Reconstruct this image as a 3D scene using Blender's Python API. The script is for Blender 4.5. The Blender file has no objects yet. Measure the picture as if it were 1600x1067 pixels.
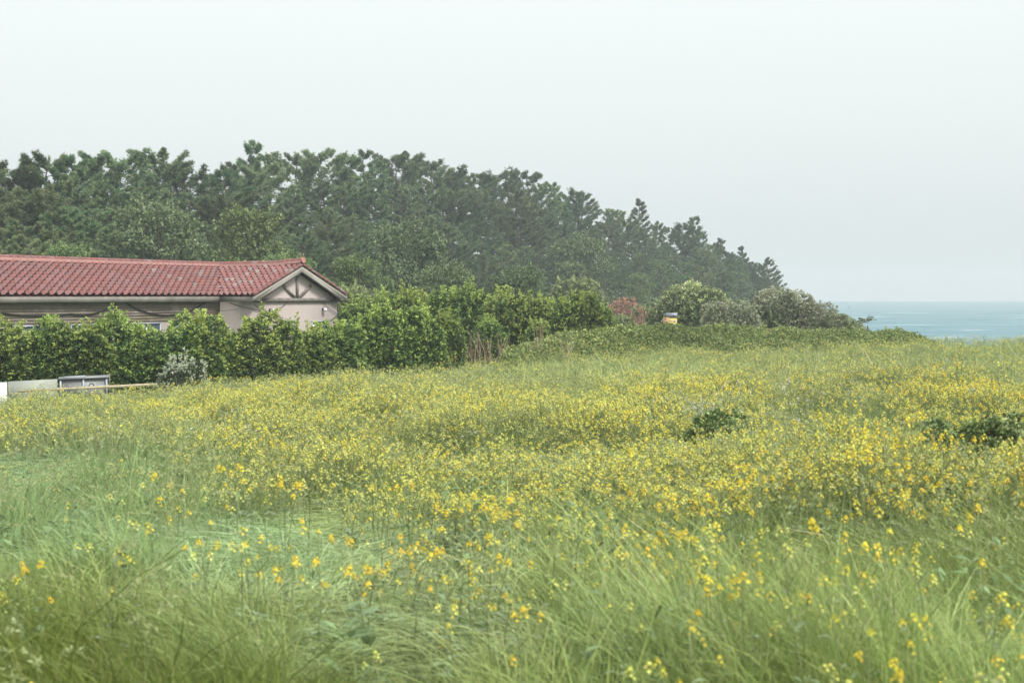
import bpy, math, random
import numpy as np
from mathutils import Vector

random.seed(7)
RNG = np.random.default_rng(7)
sc = bpy.context.scene
COL = sc.collection
R = math.radians

# ------------------------------------------------------------------ camera
CAMZ = 1.8
PITCH = R(2.02)
cam_d = bpy.data.cameras.new("camera")
cam = bpy.data.objects.new("camera", cam_d)
COL.objects.link(cam)
cam.location = (0, 0, CAMZ)
cam.rotation_euler = (R(90) - PITCH, 0, 0)
cam_d.lens = 45.0
cam_d.sensor_width = 36.0
cam_d.clip_start = 0.1
cam_d.clip_end = 6000
cam_d.dof.use_dof = True
cam_d.dof.focus_distance = 44.0
cam_d.dof.aperture_fstop = 3.4
sc.camera = cam

# ------------------------------------------------------------------ sky and sun
SUN_EL, SUN_AZ = R(52), R(128)            # azimuth clockwise from +Y: high, from the right and a little behind the camera
world = bpy.data.worlds.new("World")
sc.world = world
world.use_nodes = True
wn, wl = world.node_tree.nodes, world.node_tree.links
wn.clear()
w_out = wn.new("ShaderNodeOutputWorld")
sky = wn.new("ShaderNodeTexSky")
sky.sky_type = 'NISHITA'
sky.sun_disc = False
sky.sun_elevation = SUN_EL
sky.sun_rotation = SUN_AZ
sky.dust_density = 6.0
sky.air_density = 1.0
hs = wn.new("ShaderNodeHueSaturation")
hs.inputs["Saturation"].default_value = 0.05
wl.new(sky.outputs[0], hs.inputs["Color"])
bg1 = wn.new("ShaderNodeBackground")
bg1.inputs["Strength"].default_value = 0.02
wl.new(hs.outputs[0], bg1.inputs["Color"])
# the even overcast layer: brighter towards the zenith, as an overcast sky is
tc = wn.new("ShaderNodeTexCoord")
sx = wn.new("ShaderNodeSeparateXYZ")
wl.new(tc.outputs["Generated"], sx.inputs[0])
mx = wn.new("ShaderNodeMath"); mx.operation = 'MAXIMUM'; mx.inputs[1].default_value = 0.0
wl.new(sx.outputs["Z"], mx.inputs[0])
ma = wn.new("ShaderNodeMath"); ma.operation = 'MULTIPLY_ADD'
ma.inputs[1].default_value = 1.0; ma.inputs[2].default_value = 1.0
wl.new(mx.outputs[0], ma.inputs[0])
bg2 = wn.new("ShaderNodeBackground")
bg2.inputs["Color"].default_value = (0.424, 0.455, 0.453, 1)
wl.new(ma.outputs[0], bg2.inputs["Strength"])
ad = wn.new("ShaderNodeAddShader")
wl.new(bg1.outputs[0], ad.inputs[0]); wl.new(bg2.outputs[0], ad.inputs[1])
wl.new(ad.outputs[0], w_out.inputs["Surface"])

sun_d = bpy.data.lights.new("sun", 'SUN')
sun_d.energy = 2.7
sun_d.angle = R(12)
sun_d.color = (1.0, 0.96, 0.9)
sun = bpy.data.objects.new("sun", sun_d)
COL.objects.link(sun)
sdir = Vector((math.sin(SUN_AZ) * math.cos(SUN_EL), math.cos(SUN_AZ) * math.cos(SUN_EL), math.sin(SUN_EL)))
sun.rotation_euler = sdir.to_track_quat('Z', 'Y').to_euler()

vs = sc.view_settings
vs.view_transform = 'Standard'; vs.look = 'None'; vs.gamma = 1.0; vs.use_curve_mapping = False
vs.exposure = 0.68
cy = sc.cycles
cy.use_denoising = True
cy.max_bounces = 6; cy.diffuse_bounces = 3; cy.glossy_bounces = 2; cy.transmission_bounces = 3
cy.transparent_max_bounces = 8; cy.volume_bounces = 0
cy.caustics_reflective = False; cy.caustics_refractive = False
cy.use_adaptive_sampling = False

# ------------------------------------------------------------------ helpers
FPX = 2000.0
def ray(px, py):
    u = (px - 800) / FPX; v = (533.5 - py) / FPX
    return np.array([u, math.cos(PITCH) + v * math.sin(PITCH), -math.sin(PITCH) + v * math.cos(PITCH)])
def at(px, py, depth):
    r = ray(px, py); t = depth / r[1]
    return np.array([r[0] * t, depth, CAMZ + r[2] * t])
def topix(p):
    p = np.asarray(p, float); q = p - np.array([0, 0, CAMZ])
    f = q[..., 1] * math.cos(PITCH) - q[..., 2] * math.sin(PITCH)
    up = q[..., 1] * math.sin(PITCH) + q[..., 2] * math.cos(PITCH)
    return 800 + FPX * q[..., 0] / f, 533.5 - FPX * up / f

def sstep(a, b, x):
    t = np.clip((np.asarray(x, float) - a) / (b - a), 0, 1)
    return t * t * (3 - 2 * t)
_perm = np.random.default_rng(3).random((256, 256))
def noise(x, y, s=1.0, o=0.0):
    x = np.asarray(x, float) / s + 17.3 + o; y = np.asarray(y, float) / s + 41.7 + 2.1 * o
    xi = np.floor(x).astype(int); yi = np.floor(y).astype(int)
    fx = x - xi; fy = y - yi
    fx = fx * fx * (3 - 2 * fx); fy = fy * fy * (3 - 2 * fy)
    g = lambda i, j: _perm[i & 255, j & 255]
    return (g(xi, yi) * (1 - fx) + g(xi + 1, yi) * fx) * (1 - fy) + (g(xi, yi + 1) * (1 - fx) + g(xi + 1, yi + 1) * fx) * fy

def norm(v):
    return v / np.maximum(np.linalg.norm(v, axis=-1, keepdims=True), 1e-9)

def mesh(name, verts, faces, mat, cols=None, mats=None, smooth=False, face_mat=None):
    """verts (N,3); faces: list of index arrays of equal width (n,3)/(n,4) or python lists"""
    me = bpy.data.meshes.new(name)
    verts = np.asarray(verts, np.float32)
    if isinstance(faces, np.ndarray): faces = [faces]
    loops, starts, n = [], [], 0
    for f in faces:
        f = np.asarray(f, np.int32)
        if f.size == 0: continue
        loops.append(f.ravel()); starts.append(n + np.arange(len(f)) * f.shape[1]); n += f.size
    loops = np.concatenate(loops); starts = np.concatenate(starts).astype(np.int32)
    me.vertices.add(len(verts)); me.vertices.foreach_set("co", verts.ravel())
    me.loops.add(len(loops)); me.loops.foreach_set("vertex_index", loops)
    me.polygons.add(len(starts)); me.polygons.foreach_set("loop_start", starts)
    for m in (mats or [mat]): me.materials.append(m)
    if face_mat is not None: me.polygons.foreach_set("material_index", np.asarray(face_mat, np.int32))
    me.update(calc_edges=True)
    if smooth: me.polygons.foreach_set("use_smooth", np.ones(len(starts), bool))
    if cols is not None:
        a = me.attributes.new("tint", 'FLOAT_COLOR', 'POINT')
        c = np.ones((len(verts), 4), np.float32); c[:, :3] = cols
        a.data.foreach_set("color", c.ravel())
    me.validate()
    return me

class MB:
    """collects quads and triangles for one mesh"""
    def __init__(s): s.v = []; s.q = []; s.t = []; s.c = []; s.n = 0
    def add(s, v, q=None, t=None, c=(1, 1, 1)):
        v = np.asarray(v, float).reshape(-1, 3)
        s.v.append(v)
        if q is not None and len(q): s.q.append(np.asarray(q, int) + s.n)
        if t is not None and len(t): s.t.append(np.asarray(t, int) + s.n)
        cc = np.asarray(c, float)
        s.c.append(np.broadcast_to(cc, v.shape) if cc.ndim == 1 else cc)
        s.n += len(v)
    def box(s, o, ax, ay, az, c=(1, 1, 1)):
        """box from corner o along three edge vectors"""
        o, ax, ay, az = [np.asarray(k, float) for k in (o, ax, ay, az)]
        v = [o, o + ax, o + ax + ay, o + ay, o + az, o + ax + az, o + ax + ay + az, o + ay + az]
        f = [[0, 3, 2, 1], [4, 5, 6, 7], [0, 1, 5, 4], [1, 2, 6, 5], [2, 3, 7, 6], [3, 0, 4, 7]]
        if np.dot(np.cross(ax, ay), az) < 0: f = [k[::-1] for k in f]
        s.add(v, f, c=c)
    def tube(s, pts, rad, n=6, c=(1, 1, 1)):
        pts = np.asarray(pts, float); rad = np.broadcast_to(np.asarray(rad, float), (len(pts),))
        d = norm(np.gradient(pts, axis=0))
        ref = np.where(np.abs(d[:, 2:3]) > .9, np.array([[1., 0, 0]]), np.array([[0, 0, 1.]]))
        a = norm(np.cross(d, ref)); b = np.cross(d, a)
        th = np.linspace(0, 2 * np.pi, n, endpoint=False)
        v = pts[:, None] + rad[:, None, None] * (np.cos(th)[None, :, None] * a[:, None] + np.sin(th)[None, :, None] * b[:, None])
        q = []
        for i in range(len(pts) - 1):
            for k in range(n):
                q.append([i * n + k, i * n + (k + 1) % n, (i + 1) * n + (k + 1) % n, (i + 1) * n + k])
        s.add(v.reshape(-1, 3), q, c=c)
        vv = np.vstack([v[0], v[-1], pts[:1], pts[-1:]])
        t = [[2 * n, (k + 1) % n, k] for k in range(n)] + [[2 * n + 1, n + k, n + (k + 1) % n] for k in range(n)]
        s.add(vv, t=t, c=c)
    def build(s, name, mat, cols=False, origin=(0, 0, 0), smooth=False):
        f = []
        if s.q: f.append(np.vstack(s.q))
        if s.t: f.append(np.vstack(s.t))
        return mesh(name, np.vstack(s.v) - np.asarray(origin, float), f, mat, np.vstack(s.c) if cols else None, smooth=smooth)

def link(name, data, parent=None, loc=(0, 0, 0), **props):
    o = bpy.data.objects.new(name, data)
    COL.objects.link(o)
    o.location = loc
    if parent is not None: o.parent = parent
    for k, v in props.items(): o[k] = v
    return o
def thing(name, label, cat, loc, group=None, rz=0.0, data=None):
    o = link(name, data, loc=loc, label=label, category=cat)
    o.rotation_euler[2] = rz
    if group: o["group"] = group
    return o
ORD = ["", "second ", "third ", "fourth ", "fifth ", "sixth ", "seventh ", "eighth ", "ninth ", "tenth ", "eleventh ", "twelfth ", "thirteenth ",
       "fourteenth ", "fifteenth ", "sixteenth ", "seventeenth ", "eighteenth ", "nineteenth ", "twentieth "]
def ordinal(i, n):
    """place counted from the nearer end: 'leftmost', 'third from the left' ..."""
    if i < (n + 1) // 2: return ("leftmost" if i == 0 else ordword(i) + " from the left")
    j = n - 1 - i
    return "rightmost" if j == 0 else ordword(j) + " from the right"
def ordword(i):
    tens = ["", "", "twenty", "thirty", "forty"]
    k = i + 1
    if k <= 20: return ORD[i].strip() if i else "first"
    small = ["", "first", "second", "third", "fourth", "fifth", "sixth", "seventh", "eighth", "ninth"]
    return {30: "thirtieth", 40: "fortieth"}.get(k) or tens[k // 10] + "-" + small[k % 10]

# ------------------------------------------------------------------ materials
def mat_new(name):
    m = bpy.data.materials.new(name); m.use_nodes = True
    nt = m.node_tree
    for n in list(nt.nodes):
        nt.nodes.remove(n)
    out = nt.nodes.new("ShaderNodeOutputMaterial")
    return m, nt.nodes, nt.links, out
def foliage(name, translucent=0.3, rough=0.55, spec=0.3, rand=0.25, instancer=False, hue=0.02):
    m, n, l, out = mat_new(name)
    at_ = n.new("ShaderNodeAttribute"); at_.attribute_name = "tint"
    col = at_.outputs["Color"]
    if instancer:
        ai = n.new("ShaderNodeAttribute"); ai.attribute_name = "itint"; ai.attribute_type = 'INSTANCER'
        mi = n.new("ShaderNodeMix"); mi.data_type = 'RGBA'; mi.blend_type = 'MULTIPLY'; mi.inputs[0].default_value = 1
        l.new(col, mi.inputs[6]); l.new(ai.outputs["Color"], mi.inputs[7]); col = mi.outputs[2]
    oi = n.new("ShaderNodeObjectInfo")
    mr = n.new("ShaderNodeMapRange"); mr.inputs["To Min"].default_value = 1 - rand; mr.inputs["To Max"].default_value = 1 + rand
    l.new(oi.outputs["Random"], mr.inputs["Value"])
    mh = n.new("ShaderNodeMath"); mh.operation = 'MULTIPLY'; mh.inputs[1].default_value = 7.31
    l.new(oi.outputs["Random"], mh.inputs[0])
    fr = n.new("ShaderNodeMath"); fr.operation = 'FRACT'; l.new(mh.outputs[0], fr.inputs[0])
    mr2 = n.new("ShaderNodeMapRange"); mr2.inputs["To Min"].default_value = .5 - hue; mr2.inputs["To Max"].default_value = .5 + hue
    l.new(fr.outputs[0], mr2.inputs["Value"])
    h = n.new("ShaderNodeHueSaturation")
    l.new(col, h.inputs["Color"]); l.new(mr.outputs[0], h.inputs["Value"]); l.new(mr2.outputs[0], h.inputs["Hue"])
    p = n.new("ShaderNodeBsdfPrincipled")
    p.inputs["Roughness"].default_value = rough; p.inputs["Specular IOR Level"].default_value = spec
    l.new(h.outputs[0], p.inputs["Base Color"])
    if translucent:
        tr = n.new("ShaderNodeBsdfTranslucent"); l.new(h.outputs[0], tr.inputs["Color"])
        ms = n.new("ShaderNodeMixShader"); ms.inputs[0].default_value = translucent
        l.new(p.outputs[0], ms.inputs[1]); l.new(tr.outputs[0], ms.inputs[2]); l.new(ms.outputs[0], out.inputs["Surface"])
    else:
        l.new(p.outputs[0], out.inputs["Surface"])
    return m
def surface(name, c1, c2, scale=3.0, rough=0.8, bump=0.2, stretch=(1, 1, 1), detail=6, spec=0.25, tint=False, c3=None, s3=0.7, lo=.3, hi=.7, metallic=0):
    m, n, l, out = mat_new(name)
    tc = n.new("ShaderNodeTexCoord"); mp = n.new("ShaderNodeMapping"); mp.inputs["Scale"].default_value = stretch
    l.new(tc.outputs["Object"], mp.inputs[0])
    nz = n.new("ShaderNodeTexNoise"); nz.inputs["Scale"].default_value = scale; nz.inputs["Detail"].default_value = detail
    l.new(mp.outputs[0], nz.inputs["Vector"])
    cr = n.new("ShaderNodeMapRange"); cr.inputs["From Min"].default_value = lo; cr.inputs["From Max"].default_value = hi
    l.new(nz.outputs["Fac"], cr.inputs["Value"])
    mi = n.new("ShaderNodeMix"); mi.data_type = 'RGBA'
    mi.inputs[6].default_value = (*c1, 1); mi.inputs[7].default_value = (*c2, 1); l.new(cr.outputs[0], mi.inputs[0])
    col = mi.outputs[2]
    if c3 is not None:
        n3 = n.new("ShaderNodeTexNoise"); n3.inputs["Scale"].default_value = s3; n3.inputs["Detail"].default_value = 8; n3.inputs["Roughness"].default_value = .65
        l.new(tc.outputs["Object"], n3.inputs["Vector"])
        r3 = n.new("ShaderNodeMapRange"); r3.inputs["From Min"].default_value = .52; r3.inputs["From Max"].default_value = .72
        l.new(n3.outputs["Fac"], r3.inputs["Value"])
        m3 = n.new("ShaderNodeMix"); m3.data_type = 'RGBA'; m3.inputs[7].default_value = (*c3, 1)
        l.new(r3.outputs[0], m3.inputs[0]); l.new(col, m3.inputs[6]); col = m3.outputs[2]
    if tint:
        a = n.new("ShaderNodeAttribute"); a.attribute_name = "tint"
        mt = n.new("ShaderNodeMix"); mt.data_type = 'RGBA'; mt.blend_type = 'MULTIPLY'; mt.inputs[0].default_value = 1
        l.new(col, mt.inputs[6]); l.new(a.outputs["Color"], mt.inputs[7]); col = mt.outputs[2]
    p = n.new("ShaderNodeBsdfPrincipled")
    p.inputs["Roughness"].default_value = rough; p.inputs["Specular IOR Level"].default_value = spec; p.inputs["Metallic"].default_value = metallic
    l.new(col, p.inputs["Base Color"])
    if bump:
        b = n.new("ShaderNodeBump"); b.inputs["Strength"].default_value = bump; b.inputs["Distance"].default_value = .02
        l.new(nz.outputs["Fac"], b.inputs["Height"]); l.new(b.outputs[0], p.inputs["Normal"])
    l.new(p.outputs[0], out.inputs["Surface"])
    return m

M_PINE = foliage("pine_needles", .04, .7, .05, .36, hue=.03)
M_SHRUB = foliage("shrub_leaves", .15, .45, .22, .14, hue=.012)
M_GREY = foliage("grey_shrub_leaves", .2, .6, .25, .1)
M_GRASS = foliage("grass_blades", .20, .5, .18, 0, hue=0)
M_RAPE = foliage("rapeseed_plant", .3, .55, .2, .12, instancer=False, hue=.01)
M_RAPE_I = foliage("rapeseed_plant_far", .3, .55, .2, .12, instancer=False, hue=.01)
M_CREEP = foliage("creeper_leaves", .2, .5, .18, .15, instancer=True)
M_DRY = foliage("dry_stalks", .1, .8, .1, .1)
M_BARK = surface("pine_bark", (.045, .036, .03), (.11, .085, .07), 9, .95, .6, (1, 1, .25))
M_TWIG = surface("shrub_bark", (.07, .06, .045), (.14, .12, .09), 12, .9, .4)
M_SOIL = surface("field_soil", (.05, .075, .022), (.10, .13, .045), 9, 1, .8, c3=(.06, .05, .03), s3=2.4)
M_TILE = surface("roof_tile", (.86, .86, .86), (1.12, 1.1, 1.1), 7, .75, .25, tint=True, c3=(.88, .92, .92), s3=.6)
M_WALL = surface("pink_render", (.465, .395, .37), (.51, .435, .41), 1.2, .9, .08, c3=(.41, .345, .32), s3=.5)
M_FASCIA = surface("weathered_beige_board", (.19, .175, .155), (.28, .26, .23), 2.5, .85, .2, (1, 1, 1), c3=(.15, .14, .125), s3=1.6)
M_BARGE = surface("beige_barge_board", (.33, .305, .27), (.40, .37, .33), 2.0, .85, .15, c3=(.27, .25, .22), s3=1.2)
M_TIMBER = surface("grey_weathered_timber", (.12, .108, .096), (.25, .225, .20), 6, .9, .5, (1, 1, 3), c3=(.055, .05, .045), s3=2)
M_SIDING = surface("brown_wood_siding", (.16, .13, .10), (.22, .185, .145), 3.5, .85, .4, (.35, .35, 9), c3=(.30, .26, .21), s3=1.3, tint=True)
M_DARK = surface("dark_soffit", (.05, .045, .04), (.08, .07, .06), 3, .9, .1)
M_FRAME = surface("grey_window_frame", (.30, .32, .36), (.38, .40, .44), 5, .45, .02, spec=.5)
M_WHITE = surface("white_painted_board", (.66, .69, .74), (.76, .78, .82), 2.0, .6, .05, c3=(.52, .54, .54), s3=1.4)
M_PANEL = surface("grey_green_board", (.27, .29, .25), (.34, .355, .31), 2.2, .75, .1, c3=(.22, .24, .19), s3=1.8)
M_METAL = surface("galvanised_grey_sheet", (.20, .205, .21), (.28, .285, .29), 3, .55, .06, metallic=.2, c3=(.15, .15, .15), s3=1.6)
M_CABLE = surface("black_cable", (.015, .015, .015), (.03, .03, .03), 20, .6, 0)
M_PLANK = surface("pale_timber", (.36, .29, .20), (.48, .40, .29), 4, .85, .3, (1, 8, 8))
M_YELLOW = surface("yellow_painted_wood", (.46, .33, .07), (.55, .41, .11), 6, .7, .1, c3=(.48, .40, .14), s3=5)
M_PINKBOX = surface("faded_pink_board", (.50, .29, .20), (.60, .38, .27), 7, .8, .1)
M_SLATE = surface("blue_grey_lid", (.17, .18, .22), (.30, .32, .38), 7, .6, .1, c3=(.5, .52, .58), s3=4)
M_GULL = surface("gull_feathers", (.55, .56, .57), (.7, .7, .7), 8, .8, 0, c3=(.06, .06, .06), s3=6)
def glass_mat():
    m, n, l, out = mat_new("window_glass")
    p = n.new("ShaderNodeBsdfPrincipled")
    p.inputs["Base Color"].default_value = (.05, .07, .09, 1); p.inputs["Roughness"].default_value = .06
    p.inputs["Specular IOR Level"].default_value = .7
    l.new(p.outputs[0], out.inputs["Surface"])
    return m
M_GLASS = glass_mat()
def sea_mat():
    m, n, l, out = mat_new("sea_water")
    tc = n.new("ShaderNodeTexCoord")
    hs_ = []
    for sc_, sxy, det, w in ((1.0, (.016, .075, 1), 3, 1.6), (1.0, (.09, .34, 1), 5, .45), (1.0, (.5, 1.4, 1), 4, .10)):
        mp = n.new("ShaderNodeMapping"); mp.inputs["Scale"].default_value = sxy; mp.inputs["Rotation"].default_value = (0, 0, R(7))
        l.new(tc.outputs["Object"], mp.inputs[0])
        nz = n.new("ShaderNodeTexNoise"); nz.inputs["Scale"].default_value = sc_; nz.inputs["Detail"].default_value = det
        l.new(mp.outputs[0], nz.inputs["Vector"])
        mu = n.new("ShaderNodeMath"); mu.operation = 'MULTIPLY'; mu.inputs[1].default_value = w
        l.new(nz.outputs["Fac"], mu.inputs[0]); hs_.append(mu.outputs[0])
    a1 = n.new("ShaderNodeMath"); l.new(hs_[0], a1.inputs[0]); l.new(hs_[1], a1.inputs[1])
    a2 = n.new("ShaderNodeMath"); l.new(a1.outputs[0], a2.inputs[0]); l.new(hs_[2], a2.inputs[1])
    b = n.new("ShaderNodeBump"); b.inputs["Strength"].default_value = 1.0; b.inputs["Distance"].default_value = 1.0
    l.new(a2.outputs[0], b.inputs["Height"])
    # shallow sandy water close to the shore is greener; patches of wind on the surface
    np_ = n.new("ShaderNodeTexNoise"); np_.inputs["Scale"].default_value = 1; np_.inputs["Detail"].default_value = 4
    mpp = n.new("ShaderNodeMapping"); mpp.inputs["Scale"].default_value = (.006, .03, 1); l.new(tc.outputs["Object"], mpp.inputs[0]); l.new(mpp.outputs[0], np_.inputs["Vector"])
    mi = n.new("ShaderNodeMix"); mi.data_type = 'RGBA'
    mi.inputs[6].default_value = (.034, .12, .16, 1); mi.inputs[7].default_value = (.060, .18, .20, 1); l.new(np_.outputs["Fac"], mi.inputs[0])
    p = n.new("ShaderNodeBsdfPrincipled"); p.inputs["Roughness"].default_value = .32; p.inputs["Specular IOR Level"].default_value = .3
    fo = n.new("ShaderNodeTexNoise"); fo.inputs["Scale"].default_value = 1; fo.inputs["Detail"].default_value = 5
    mf = n.new("ShaderNodeMapping"); mf.inputs["Scale"].default_value = (.045, .5, 1); l.new(tc.outputs["Object"], mf.inputs[0]); l.new(mf.outputs[0], fo.inputs["Vector"])
    fr_ = n.new("ShaderNodeMapRange"); fr_.inputs["From Min"].default_value = .64; fr_.inputs["From Max"].default_value = .71; l.new(fo.outputs["Fac"], fr_.inputs["Value"])
    mw = n.new("ShaderNodeMix"); mw.data_type = 'RGBA'; mw.inputs[7].default_value = (.5, .58, .58, 1); l.new(fr_.outputs[0], mw.inputs[0]); l.new(mi.outputs[2], mw.inputs[6])
    l.new(mw.outputs[2], p.inputs["Base Color"]); l.new(b.outputs[0], p.inputs["Normal"])
    l.new(p.outputs[0], out.inputs["Surface"])
    return m
M_SEA = sea_mat()

# ------------------------------------------------------------------ the land
SKYLINE = [(-60, 244), (0, 243), (40, 240), (75, 238), (107, 236), (150, 241), (187, 230), (240, 231), (268, 250), (300, 250), (335, 250), (372, 215), (402, 252), (434, 240),
           (475, 236), (516, 228), (548, 240), (576, 235), (610, 235), (636, 238), (664, 243), (692, 260), (716, 259), (755, 268), (786, 264),
           (815, 262), (845, 282), (874, 284), (898, 294), (912, 297), (957, 324), (980, 328), (996, 309), (1020, 345), (1050, 352), (1076, 337), (1098, 360), (1113, 379), (1133, 371), (1164, 384), (1204, 401)]
def line_d(px):
    return 76 + 122 * (np.clip(np.asarray(px, float), -100, 1400) / 1200 * (np.asarray(px) > 0)) ** 1.3
BANK = [(800, 556, 41), (850, 543, 43), (900, 528, 45), (950, 521, 46.5), (1000, 517, 48), (1040, 515, 49), (1100, 517, 49.5), (1180, 520, 50), (1260, 520, 50), (1330, 522, 50), (1390, 525, 50), (1425, 531, 49.5), (1450, 540, 49)]
BK = np.array([at(a, b, c) for a, b, c in BANK])
def ground_base(x, y):
    x = np.asarray(x, float); y = np.asarray(y, float)
    yy = np.minimum(y, 50)
    z = -.0154 * yy + .03 * np.clip(x, -22, 22)
    z = z + .22 * (noise(x, y, 6.0) - .5) * sstep(4, 9, y) + .10 * (noise(x, y, 2.1, 3) - .5)
    # wooded hill
    px = np.clip(800 + FPX * x / np.maximum(y, 20), -200, 1500)
    d = line_d(px)
    hh = np.interp(px, [-200, 0, 300, 520, 820, 1000, 1100, 1210, 1300], [1.5, 2.0, 4.0, 5.5, 6.0, 4.6, 3.2, .9, .3])
    prof = sstep(-45, -2, y - d) * (1 - sstep(8, 40, y - d))
    z = z + hh * prof * sstep(50, 66, y)
    # the shore
    c = x - .262 * y
    e = sstep(47, 55, y) * sstep(-1, 6, c)
    e = np.maximum(e, sstep(222, 245, y))
    e = np.maximum(e, sstep(0, 25, y - d - 14) * sstep(1000, 1150, px))
    e = np.maximum(e, sstep(36, 60, x) * sstep(40, 60, y))
    return z * (1 - e) + e * (-4.5)
def ground(x, y):
    x = np.asarray(x, float); y = np.asarray(y, float)
    g = ground_base(x, y)
    # leafy bank along the far edge of the field
    by = np.interp(x, BK[:, 0], BK[:, 1]); bz = np.interp(x, BK[:, 0], BK[:, 2]) - .22
    ins = (x > BK[0, 0]) & (x < BK[-1, 0])
    dy = y - by
    k = np.where(dy < 0, np.exp(-(dy / 1.5) ** 2), np.exp(-(dy / 2.6) ** 2)) * ins
    return g + np.maximum(bz - g, 0) * k

def axis(pieces):
    out = [pieces[0][0]]
    for a, b, st in pieces:
        out += list(np.linspace(a, b, max(1, int(round((b - a) / st))) + 1)[1:])
    return np.array(out)
gx = axis([(-420, -90, 30), (-90, -24, 3), (-24, 24, .6), (24, 90, 3), (90, 300, 30)])
gy = axis([(-60, 0, 6), (0, 40, .7), (40, 54, .45), (54, 100, 2.5), (100, 270, 5)])
X, Y = np.meshgrid(gx, gy)
Z = ground(X, Y)
V = np.stack([X, Y, Z], -1).reshape(-1, 3)
nx, ny = len(gx), len(gy)
I = np.arange(nx * ny).reshape(ny, nx)
Q = np.stack([I[:-1, :-1], I[:-1, 1:], I[1:, 1:], I[1:, :-1]], -1).reshape(-1, 4)
link("ground", mesh("ground", V, Q, M_SOIL, smooth=True), kind="structure", label="sloping field and wooded headland ground down to the shore")

SEA_Z = CAMZ - 4.5
SEA_FAR = 1150.0
sys_ = axis([(30, 110, 16), (110, 240, .9), (240, 420, 2.2), (420, SEA_FAR, 36)])
su = np.concatenate([np.linspace(-1, .18, 14), np.linspace(.19, .5, 42), np.linspace(.55, 1.0, 6)])
X = su[None, :] * np.maximum(sys_[:, None], 60) * 1.0; Y = np.repeat(sys_[:, None], len(su), 1)
sw = .34 * np.sin(Y / 3.1 + 3.0 * noise(X, Y, 26, 61) + X * .02) * noise(X, Y, 18, 62) + .26 * np.sin(Y / 1.7 + 4 * noise(X, Y, 15, 63)) * noise(X, Y, 9, 64)
sw = sw * sstep(105, 125, Y) * (1 - sstep(330, 415, Y))
V = np.stack([X, Y, SEA_Z + sw], -1).reshape(-1, 3)
I = np.arange(V.shape[0]).reshape(X.shape)
Q = np.stack([I[:-1, :-1], I[:-1, 1:], I[1:, 1:], I[1:, :-1]], -1).reshape(-1, 4)
link("sea", mesh("sea", V, Q, M_SEA, smooth=True), kind="structure", label="pale teal sea with low waves reaching the horizon")

# ------------------------------------------------------------------ the house
R0 = np.array([-11.4, 50.0])
U1 = np.array([-.533, -.846]); U2 = np.array([.846, -.533])
W, WW = 2.58, 2.34                       # half depth of the roof, of the walls
ZE, ZR = 1.83, 2.95                      # tile plane at the eave, at the ridge
L1, L2, OV = 13.2, 4.25, .30
RISE = ZR - ZE
def P(s1, s2, z): 
    q = R0 + U1 * s1 + U2 * s2
    return np.array([q[0], q[1], z])
HB = P(W, W, float(ground_base(*(R0 + U1 * W + U2 * W))))
house = thing("house", "low L-shaped pink rendered house with red tiled roof behind the hedge", "house", HB)
u1 = np.append(U1, 0); u2 = np.append(U2, 0); UZ = np.array([0, 0, 1.])
# walls: L-shaped outline with the gable triangle
zb, zt = -1.7, 1.66
LW = L2 - OV
outl = [P(WW, LW, 0), P(-WW, LW, 0), P(-WW, -WW, 0), P(L1 - OV, -WW, 0), P(L1 - OV, WW, 0), P(WW, WW, 0)]
mb = MB()
n = len(outl)
v = [p + UZ * zb for p in outl] + [p + UZ * zt for p in outl]
mb.add(v, [[i, (i + 1) % n, n + (i + 1) % n, n + i] for i in range(n)])
zk = zt + RISE * WW / W + .03
mb.add([P(WW, LW, zt), P(-WW, LW, zt), P(0, LW, zk)], t=[[0, 1, 2]])
mb.add([P(WW, LW - .12, zt), P(-WW, LW - .12, zt), P(0, LW - .12, zk)], t=[[0, 2, 1]])
link("wall", mb.build("wall", M_WALL, origin=HB), house)
# roof deck under the tiles: four slopes
roof_mb = MB()
def slope(a, b, c, d): roof_mb.add([a, b, c, d], [[0, 1, 2, 3]])
TK = .03
for dz in (-TK, -TK - .10):
    slope(P(0, 0, ZR + dz), P(L1, 0, ZR + dz), P(L1, W, ZE + dz), P(W, W, ZE + dz))
    slope(P(0, 0, ZR + dz), P(W, W, ZE + dz), P(W, L2, ZE + dz), P(0, L2, ZR + dz))
    slope(P(0, 0, ZR + dz), P(0, L2, ZR + dz), P(-W, L2, ZE + dz), P(-W, -W, ZE + dz))
    slope(P(0, 0, ZR + dz), P(-W, -W, ZE + dz), P(L1, -W, ZE + dz), P(L1, 0, ZR + dz))
roof = link("roof", roof_mb.build("roof", surface("roof_underlay", (.12, .055, .05), (.17, .08, .07), 4, .9, .1), origin=HB), house)
# S-shaped roof tiles
TWD, ROWS = .293, 11
SL = math.hypot(W, RISE); TL = SL / ROWS
def tile_verts():
    xs = np.array([0, .07, .16, .27, .38, .47, .6, .75, .9, 1.0])
    zz = np.where(xs <= .52, .078 * np.sin(np.pi * np.clip(xs / .52, 0, 1)), -.014 * np.sin(np.pi * (xs - .52) / .48))
    top = np.stack([xs * TWD * 1.04, np.zeros_like(xs), zz + .006], -1)
    bot = np.stack([xs * TWD * 1.04, np.full_like(xs, TL * 1.10), zz + .052], -1)
    lip = bot + np.array([0, -.006, -.046])
    v = np.vstack([top, bot, bot, lip]); k = len(xs)
    q = [[j * k + i, j * k + i + 1, (j + 1) * k + i + 1, (j + 1) * k + i] for j in (0, 2) for i in range(k - 1)]
    nose_shade = np.repeat([1.0, 1.0, .42, .34], k)[:, None] * np.ones(3)          # shadow line under each tile nose, painted into the nose colour
    return v, np.array(q)[:, ::-1], nose_shade
TV, TQ, TW = tile_verts()
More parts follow.
